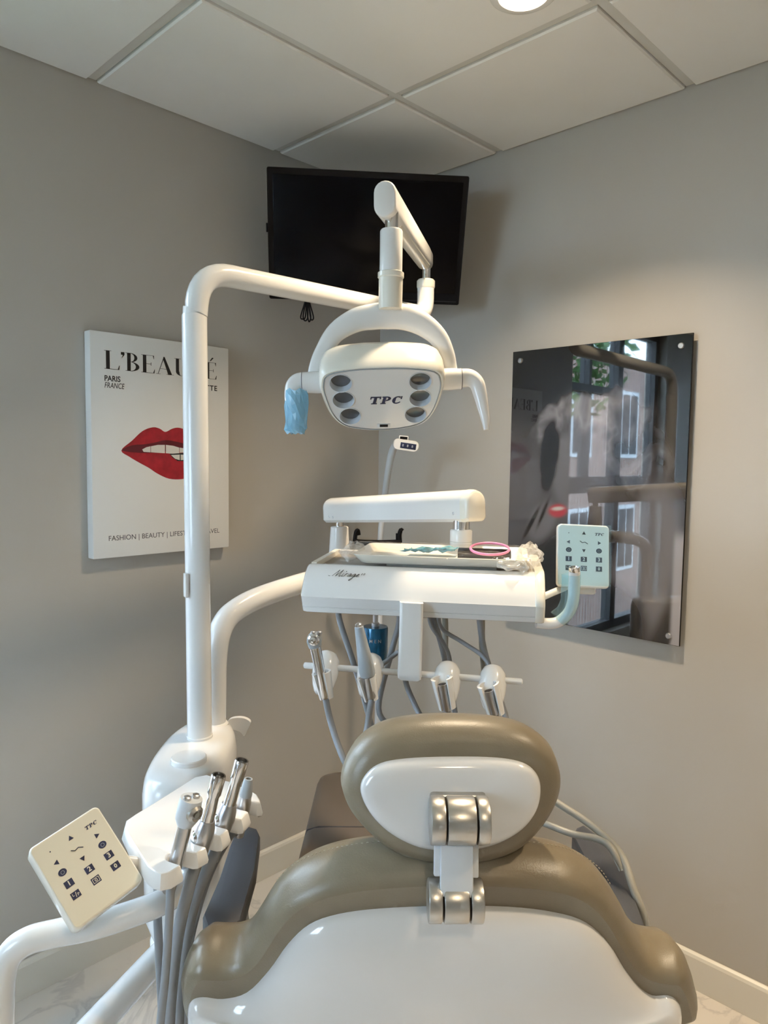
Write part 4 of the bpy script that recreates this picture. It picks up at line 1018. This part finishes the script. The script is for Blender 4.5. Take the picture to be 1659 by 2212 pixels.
# scalloped top plate at height AZ: four round notches along the front edge
NOTCH_PX = [(527, 1738), (484, 1775), (437, 1812), (383, 1849)]
NOT = [PZ(x, y, AZ) for x, y in NOTCH_PX]
ne = (NOT[3]-NOT[0]).normalized(); ng = V((-ne.y, ne.x, 0)); ng = ng if ng.x > 0 else -ng
backpx = [(334, 1884), (318, 1872), (280, 1812), (268, 1788), (272, 1772), (292, 1758), (330, 1735), (392, 1696), (420, 1678), (448, 1673), (498, 1688), (540, 1706), (555, 1715), (562, 1727)]
pl2 = [(PZ(x, y, AZ).x, PZ(x, y, AZ).y) for x, y in backpx]
NRAD, NGAP = .0135, .019
for i, c in enumerate(NOT):
    for q in ([c-ne*(NRAD+.003)+ng*NGAP, c-ne*(NRAD+.0005)+ng*(NGAP-.004)] + [c-ne*(NRAD*math.cos(a))-ng*(NRAD*math.sin(a)) for a in [math.pi*k/10 for k in range(11)]] + [c+ne*(NRAD+.0005)+ng*(NGAP-.004), c+ne*(NRAD+.003)+ng*NGAP]):
        pl2.append((q.x, q.y))
q = NOT[3]+ne*.034+ng*.016; pl2.append((q.x, q.y)); q = NOT[3]+ne*.042+ng*.008; pl2.append((q.x, q.y))
def aring(d, z):
    q = inset(pl2, d); return [V((x, y, z)) for x, y in q]
mb = MB(); mb.loft([aring(.003, AZ-.024), aring(-.002, AZ-.021), aring(-.0035, AZ-.016), aring(.0, AZ-.003), aring(.001, AZ-.0008), aring(.0025, AZ)], False, False)
def capfill(mb, ring):
    bm = bmesh.new(); vs = [bm.verts.new(p) for p in ring]; es = [bm.edges.new((vs[i], vs[(i+1) % len(vs)])) for i in range(len(vs))]
    bmesh.ops.triangle_fill(bm, edges=es, use_beauty=True); bm.verts.index_update()
    mb.add([v.co.copy() for v in bm.verts], [tuple(v.index for v in f.verts) for f in bm.faces]); bm.free()
capfill(mb, aring(.0025, AZ)); capfill(mb, aring(.003, AZ-.024))
mb.build('scalloped_plate', M_WHITE, asst, ang=35)
# curved arm
apts = [P(420, 1860, 1.06), P(400, 1915, 1.02), P(350, 1948, .985), P(290, 1972, .97), P(200, 2000, .95), P(120, 2016, .94), P(60, 2032, .93), P(22, 2062, .925), P(4, 2110, .92), P(0, 2200, .92), P(0, 2420, .92)]
mb = MB(); mb.tube(apts, [.0165, .017, .0175, .0175, .0178, .0178, .0178, .0178, .0178, .0178, .0178], 24, smooth=6); mb.build('curved_arm', M_WHITE, asst)
# keypad
KC2 = V((-.360, .889, .936)); KM2 = frame(KC2, (.39, -.65, .65), (.663, .692, .286))
keypad(asst, KM2, M_KEYFACE, w=.094, h=.116, th=.034)
mb = MB(); mb.tube([KM2 @ V((.03, -.01, -.016)), PZ(330, 1865, AZ-.018)], .007, 12); mb.build('keypad_link', M_WHITE, asst)
mb = MB(); mb.lathe(P(170, 2006, .945), (KM2 @ V((0, 0, -.016)))-P(170, 2006, .945), [(.012, 0), (.012, .075)], 14); mb.build('keypad_clip', M_WHITE, asst)

# instruments in the scalloped plate
def ainst(name, label, base, top, build):
    t = thing(name, base, label, 'dental tool', 'instruments in the scalloped holder'); build(t, base, top); return t
def seg(t, nm, a, b, prof, m_, n=20):
    d = (b-a); L = d.length; return MB().lathe(a, d, [(r, h*L) for r, h in prof], n).build(nm, m_, t)
def syr(t, a, b):
    ax = (b-a).normalized(); L = (b-a).length
    seg(t, 'grip', a-ax*.05, b, [(.0085, 0), (.0095, .2), (.0098, .6), (.0095, .92)], M_STEEL)
    mb = MB(); mb.tube([b-ax*.012, b-ax*.003, b+ax*.016, b+ax*.026], [.0105, .0150, .0155, .0145], 18); mb.build('syringe_head', M_SILVER, t)
    s_ = V((.75, -.62, -.15)).normalized(); c_ = b+ax*.010+s_*.010
    mb = MB(); mb.lathe(c_, s_, [(.0115, 0), (.0115, .005), (.008, .0085), (.006, .004), (.004, .004), (.004, .008)], 18); mb.build('nozzle_socket', M_ALU, t)
    mb = MB(); x_ = ax.cross(s_)
    for q in (-1, 1): mb.lathe(b+ax*.025+x_*q*.007, ax, [(.0052, 0), (.0052, .004), (.004, .0048)], 14)
    mb.build('button', M_STEEL, t)
def suc(t, a, b):
    ax = (b-a).normalized(); L = (b-a).length
    seg(t, 'valve_body', a-ax*.06, a+ax*.028, [(.008, 0), (.010, .4), (.0135, .62), (.0148, .75), (.0135, .88), (.0105, 1)], M_STEEL)
    seg(t, 'barrel', a+ax*.025, b, [(.0095, 0), (.0088, .3), (.0082, .55), (.0098, .6), (.0102, .97), (.0094, 1), (.0072, 1.0), (.0070, .85), (.002, .84)], M_CHROME, 24)
    mb = MB(); s_ = V((-.8, -.5, 0)); mb.lathe(a+ax*.006+s_*.006, s_, [(.009, 0), (.009, .006), (.006, .010)], 16); mb.build('valve_lever', M_CHROME, t)
def sal(t, a, b):
    ax = (b-a).normalized()
    seg(t, 'valve_body', a-ax*.05, a+ax*.016, [(.008, 0), (.010, .5), (.0105, .8), (.009, 1)], M_STEEL)
    seg(t, 'rubber_tip', a+ax*.014, b, [(.0095, 0), (.0098, .15), (.0070, .9), (.0062, 1), (.0040, 1.0), (.004, .7)], M_GREYP, 20)
NB = [NOT[3], NOT[2], NOT[1], NOT[0]]
pairs = [('air_water_syringe', 'steel air water syringe with two buttons in the scalloped holder slot beside the cream keypad', NB[0], P(404, 1764, NB[0].y), syr),
         ('suction_handpiece', 'chrome suction handpiece next to the syringe in the scalloped holder', NB[1], P(473, 1674, NB[1].y), suc),
         ('suction_handpiece', 'chrome suction handpiece next to the grey saliva tip in the scalloped holder', NB[2], P(523, 1642, NB[2].y), suc),
         ('saliva_ejector', 'short grey tapered saliva ejector tip in the scalloped holder end slot', NB[3], P(537, 1682, NB[3].y), sal)]
ends = [((368, 1930), (364, 2010), (356, 2120), (345, 2230), (335, 2420)), ((415, 1890), (388, 2000), (373, 2110), (364, 2230), (358, 2420)),
        ((460, 1850), (420, 1950), (394, 2080), (384, 2230), (380, 2420)), ((498, 1805), (446, 1905), (406, 2060), (400, 2230), (396, 2420))]
for (nm, lb_, a, b, fn_), e, r_ in zip(pairs, ends, (.0055, .0085, .0085, .006)):
    t_ = ainst(nm, lb_, a, b, fn_); ax = (b-a).normalized()
    hoses(t_, [a-ax*.045]+[P(x, y, a.y-.01) for x, y in e], r_)
loose('drain_hose', 'thin grey hose hanging below the scalloped holder behind the suction hoses', [PZ(345, 1850, AZ-.025), P(340, 1960, 1.05), P(345, 2080, 1.05), P(352, 2230, 1.05), P(352, 2420, 1.05)], .0065)
loose('drain_hose', 'pale grey hose hanging below the scalloped holder in front of the side unit', [PZ(400, 1820, AZ-.025), P(394, 1960, 1.10), P(386, 2080, 1.10), P(374, 2230, 1.10), P(370, 2420, 1.10)], .006, M_SILVER)

# ================================================================ DENTAL CHAIR
chair = thing('dental_chair', (.07, 1.15, 0), 'taupe dental chair with glossy white back shells seen from behind', 'dental chair')
LEAN = R(16)
bu = V((0, -math.sin(LEAN), math.cos(LEAN)))                 # up the back
bn = V((0, -math.cos(LEAN), -math.sin(LEAN)))                # towards the camera
BO = P(960, 1965, .875)
BM = frame(BO, bn, (1, 0, 0))
def bproj(px, py, off):
    q = BM.inverted() @ RP(px, py, BO+bn*off, bn); return (q.x, q.y)
# cushion: outer outline seen as silhouette
cush_px = [(402, 2080), (408, 2048), (424, 2018), (452, 2004), (490, 2008), (524, 2003), (548, 1978), (572, 1938), (600, 1895), (638, 1860), (700, 1832), (780, 1816), (880, 1808), (980, 1806), (1080, 1808), (1170, 1816), (1235, 1832), (1290, 1868), (1325, 1920), (1352, 1970), (1378, 2006), (1412, 2016), (1448, 2018), (1470, 2044), (1482, 2084), (1487, 2118)]
cush = [bproj(x, y, -.055) for x, y in cush_px]
xr_, xl_ = cush[-1][0], cush[0][0]; yb = min(cush[0][1], cush[-1][1])
low = [(xr_*.955, yb-.018), (xr_*.87, yb-.035), (xr_*.78, yb-.14), (xr_*.68, yb-.30), (0, yb-.34), (xl_*.68, yb-.30), (xl_*.80, yb-.16), (xl_*.90, yb-.06), (xl_*.985, yb-.03)]
cush = closed_curve(cush+low, 4)
shell_px = [(404, 2200), (412, 2172), (436, 2164), (480, 2168), (532, 2154), (580, 2106), (622, 2048), (668, 2006), (730, 1984), (820, 1972), (960, 1966), (1100, 1968), (1200, 1980), (1268, 2002), (1318, 2048), (1350, 2100), (1382, 2140), (1412, 2160), (1446, 2160), (1466, 2172), (1474, 2200)]
shell = [bproj(x, y, .012) for x, y in shell_px]
sl0, sr0 = shell[0], shell[-1]
shell = closed_curve(shell+[(sr0[0]*.99, sr0[1]-.05), (sr0[0]*.86, sr0[1]-.15), (sr0[0]*.7, sr0[1]-.26), (0, sr0[1]-.28), (sl0[0]*.7, sl0[1]-.26), (sl0[0]*.86, sl0[1]-.15), (sl0[0]*.99, sl0[1]-.05)], 4)
def relax(q, n=3):
    for _ in range(n): q = [((q[i-1][0]+2*q[i][0]+q[(i+1) % len(q)][0])/4, (q[i-1][1]+2*q[i][1]+q[(i+1) % len(q)][1])/4) for i in range(len(q))]
    return q
def sinset(o, d, steps=6):
    q = o
    for _ in range(steps): q = relax(inset(q, d/steps), 1 if abs(d) > .003 else 0)
    return q
def bring(o, d, z): return [BM @ V((x, y, z)) for x, y in sinset(o, d)]
back = MB().loft([bring(cush, .019, .006), bring(cush, .011, .002), bring(cush, .005, -.008), bring(cush, .001, -.024), bring(cush, 0, -.042), bring(cush, .004, -.062), bring(cush, .015, -.078), bring(cush, .030, -.085)], False, False)
capfill(back, bring(cush, .019, .006)); capfill(back, bring(cush, .030, -.085))
back = back.build('backrest', M_TAUPE, chair, ang=60)
# the shell: bulged, concentric rings towards its middle
ccx, ccy = 0.0, -.16
def sring(k, z): return [BM @ V((ccx+(x-ccx)*k, ccy+(y-ccy)*k, z)) for x, y in shell]
mb = MB(); mb.loft([bring(shell, -.001, .000), bring(shell, 0, .010), bring(shell, .003, .017), bring(shell, .010, .024)] + [[BM @ V((ccx+(x-ccx)*k, ccy+(y-ccy)*k, z)) for x, y in sinset(shell, .010)] for k, z in ((.93, .032), (.84, .039), (.7, .046), (.5, .052), (.25, .055), (.06, .056))])
mb.build('back_shell', M_SHELL, back, ang=60)
# seam stitching along the top of the cushion
mb = MB()
st_ = inset(cush, -.0006)
nst = len(cush)
idx = [i for i in range(nst) if cush[i][1] > cush[0][1]-.01]
pts_ = [BM @ V((st_[i][0], st_[i][1], -.050)) for i in range(nst) if 8*4 <= i < 18*4]
pts_ = catmull(pts_, 4)
for i in range(0, len(pts_)-1, 2):
    mb.tube([pts_[i], pts_[i]+(pts_[i+1]-pts_[i])*.8], .0007, 5)
mb.build('stitching', mat('pale_thread', (.36, .33, .26), .7), back)
# ---- headrest
HLEAN = R(4)
hbn = V((.0, -math.cos(HLEAN), math.sin(HLEAN)*1.0))
HO = P(971, 1700, .875); HBM = frame(HO, hbn, (1, 0, 0))
def hproj(px, py, off):
    q = HBM.inverted() @ RP(px, py, HO+hbn*off, hbn); return (q.x, q.y)
ho_px = [(736, 1690), (744, 1645), (770, 1600), (820, 1566), (890, 1550), (971, 1546), (1055, 1550), (1130, 1565), (1180, 1600), (1204, 1645), (1208, 1690), (1192, 1740), (1155, 1793), (1105, 1834), (1040, 1855), (971, 1861), (900, 1851), (840, 1826), (788, 1783), (752, 1737)]
ho = closed_curve([hproj(x, y, -.030) for x, y in ho_px], 5)
hs_px = [(779, 1712), (790, 1677), (822, 1652), (880, 1641), (971, 1637), (1070, 1639), (1130, 1650), (1160, 1674), (1169, 1708), (1160, 1752), (1130, 1792), (1080, 1822), (1020, 1838), (971, 1841), (905, 1832), (845, 1803), (802, 1762)]
hs = closed_curve([hproj(x, y, .012) for x, y in hs_px], 5)
def hrg(o, d, z): return [HBM @ V((x, y, z)) for x, y in inset(o, d)]
mb = MB(); mb.loft([hrg(ho, .040, .008), hrg(ho, .024, .006), hrg(ho, .012, .000), hrg(ho, .003, -.014), hrg(ho, 0, -.034), hrg(ho, .003, -.054), hrg(ho, .012, -.070), hrg(ho, .03, -.078), hrg(ho, .06, -.080)])
headr = mb.build('headrest', M_TAUPE, chair, ang=60)
cy_ = sum(q[1] for q in hs)/len(hs); cx_ = sum(q[0] for q in hs)/len(hs)
mb = MB(); mb.loft([hrg(hs, -.001, .0), hrg(hs, 0, .010), hrg(hs, .002, .014), hrg(hs, .007, .018)]+[[HBM @ V((cx_+(x-cx_)*k, cy_+(y-cy_)*k, z)) for x, y in inset(hs, .007)] for k, z in ((.9, .0205), (.75, .0225), (.5, .024), (.2, .0245))])
mb.build('headrest_shell', M_SHELL, headr, ang=60)
# ---- aluminium headrest hinge: upper barrel, link, lower barrel
hx_ = V((1, 0, 0))
ub = P(992, 1772, .83); lbp = P(983, 1945, .815)
def barrel(c, L, r, parts, nm, squash=1.0):
    x0 = -L/2
    for w in parts:
        mb = MB(); mb.lathe(c+hx_*(x0+.0006), hx_, [(r-.003, 0), (r-.0006, .0008), (r, .0022), (r, w*L-.0034), (r-.0006, w*L-.002), (r-.003, w*L-.0012)], 40)
        mb.build(nm, M_ALU, chair); x0 += w*L
barrel(ub, .071, .0275, (.27, .50, .23), 'hinge_barrel')
barrel(lbp, .066, .0245, (.27, .47, .26), 'hinge_barrel')
mb = MB(); mb.box(frame(lbp+V((0, .012, -.012)), UP, hx_), (.058, .03, .03), .004); mb.box(frame(ub+V((0, .022, 0)), UP, hx_), (.068, .024, .05), .004); mb.build('hinge_bracket', M_ALU, chair)
la, lb2 = ub+V((-.003, -.004, -.016)), lbp+V((-.0, -.012, .012))
ld_ = (lb2-la).normalized(); lm_ = (la+lb2)/2
mb = MB(); LM = frame(lm_, ld_, hx_); mb.box(LM, (.0385, .010, (lb2-la).length), .002); mb.build('hinge_link', M_SILVER, chair)
mb = MB(); mb.box(frame(la*.62+lb2*.38+V((0, .006, 0)), ld_, hx_), (.0525, .010, .046), .002); mb.build('hinge_slide', M_SILVER, chair)
# ---- seat, leg rest, armrests, base
def slabby(name, outline, z1, th, m_, rnd=.02):
    mb = MB(); rr = [(rnd, z1-th), (rnd*.3, z1-th+rnd*.3), (0, z1-th+rnd), (0, z1-rnd), (rnd*.3, z1-rnd*.3), (rnd, z1), (rnd*2.2, z1+.002)]
    mb.loft([[V((x, y, z)) for x, y in inset(outline, d)] for d, z in rr], True, True); return mb.build(name, m_, chair, ang=60)
cxm = .06
seat_o = closed_curve([(cxm-.24, 1.02), (cxm-.25, 1.15), (cxm-.235, 1.36), (cxm+.235, 1.36), (cxm+.25, 1.15), (cxm+.24, 1.02)], 8)
slabby('seat', seat_o, .62, .11, M_TAUPE, .03)
LG0, LG1 = V((cxm, 1.40, .585)), V((cxm, 2.22, .475))
LGM = frame((LG0+LG1)/2, (LG1-LG0).cross(V((-1, 0, 0))), (1, 0, 0)); lgl = (LG1-LG0).length
def lring(d, z, w=.45): return [LGM @ V((x, y, z)) for x, y in rrect(w-2*d, lgl-2*d, .075, 8)]
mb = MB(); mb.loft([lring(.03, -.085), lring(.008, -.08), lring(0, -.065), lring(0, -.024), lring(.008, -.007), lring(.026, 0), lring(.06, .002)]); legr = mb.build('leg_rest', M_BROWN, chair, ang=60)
sy = (LGM.inverted() @ RP(715, 1788, LGM.translation, LGM.col[2].to_3d())).y
mb = MB(); mb.tube([LGM @ V((x, sy, z)) for x, z in ((-.224, -.03), (-.217, -.006), (-.19, .002), (.19, .002), (.217, -.006), (.224, -.03))], .0022, 8); mb.build('seam', M_CHAR, legr)
mb = MB(); mb.box(frame((cxm, 1.26, .47)), (.40, .60, .08), .02); mb.box(frame((cxm, 1.2, .27)), (.26, .34, .36), .03); mb.box(frame((cxm, 1.25, .035)), (.5, .8, .07), .02); mb.build('chair_base', M_WHITE, chair)
def armrest(pxs, z, flip):
    pts2 = [PZ(x, y, z) for x, y in pxs]; o_ = [(p.x, p.y) for p in pts2]
    mb = MB(); mb.loft([[V((x, y, zz)) for x, y in inset(o_, d)] for d, zz in ((.008, z-.040), (.002, z-.037), (0, z-.030), (0, z-.008), (.0025, z-.002), (.009, z))]); pad = mb.build('armrest', M_CHAR, chair, ang=50)
    c_ = sum((p for p in pts2), V((0, 0, 0)))/len(pts2)
    mb = MB(); mb.tube([c_-V((0, 0, .03)), c_+V((0, .02, -.13)), V((c_.x*.8+.01, c_.y+.05, z-.30))], [.02, .022, .025], 14, smooth=4); mb.build('armrest_post', M_GREYP, chair)
    return pad
armrest([(438, 1972), (474, 1890), (497, 1820), (509, 1790), (535, 1782), (556, 1788), (562, 1800), (553, 1870), (520, 1985), (498, 2003), (450, 2005)], .775, 1)
armrest([(1236, 1800), (1244, 1786), (1262, 1780), (1290, 1800), (1330, 1840), (1356, 1890), (1378, 1950), (1402, 2015), (1372, 2030), (1340, 1990), (1300, 1910), (1262, 1850)], .775, -1)

# hoses running down over the right armrest
loose('supply_hose', 'pale grey hose curving along the outer edge of the right armrest', [UNDER(1040, 1.36), P(1042, 1400, 1.36), P(1054, 1500, 1.35), P(1070, 1580, 1.33), P(1120, 1668, 1.27), P(1195, 1728, 1.22), P(1262, 1772, 1.19), P(1318, 1818, 1.15), P(1348, 1860, 1.12), P(1368, 1920, 1.09), P(1392, 1985, 1.07), P(1398, 2060, 1.07), P(1390, 2200, 1.08)], .0062, M_HOSEB)
loose('supply_hose', 'pale grey hose falling from the tray and joining onto the right armrest', [UNDER(960, 1.36), P(962, 1370, 1.36), P(961, 1440, 1.36), P(962, 1540, 1.36), P(995, 1670, 1.33), P(1090, 1745, 1.26), P(1170, 1776, 1.21), P(1235, 1801, 1.18), P(1290, 1812, 1.16), P(1320, 1832, 1.135), P(1345, 1880, 1.115)], .0058, M_HOSEB)
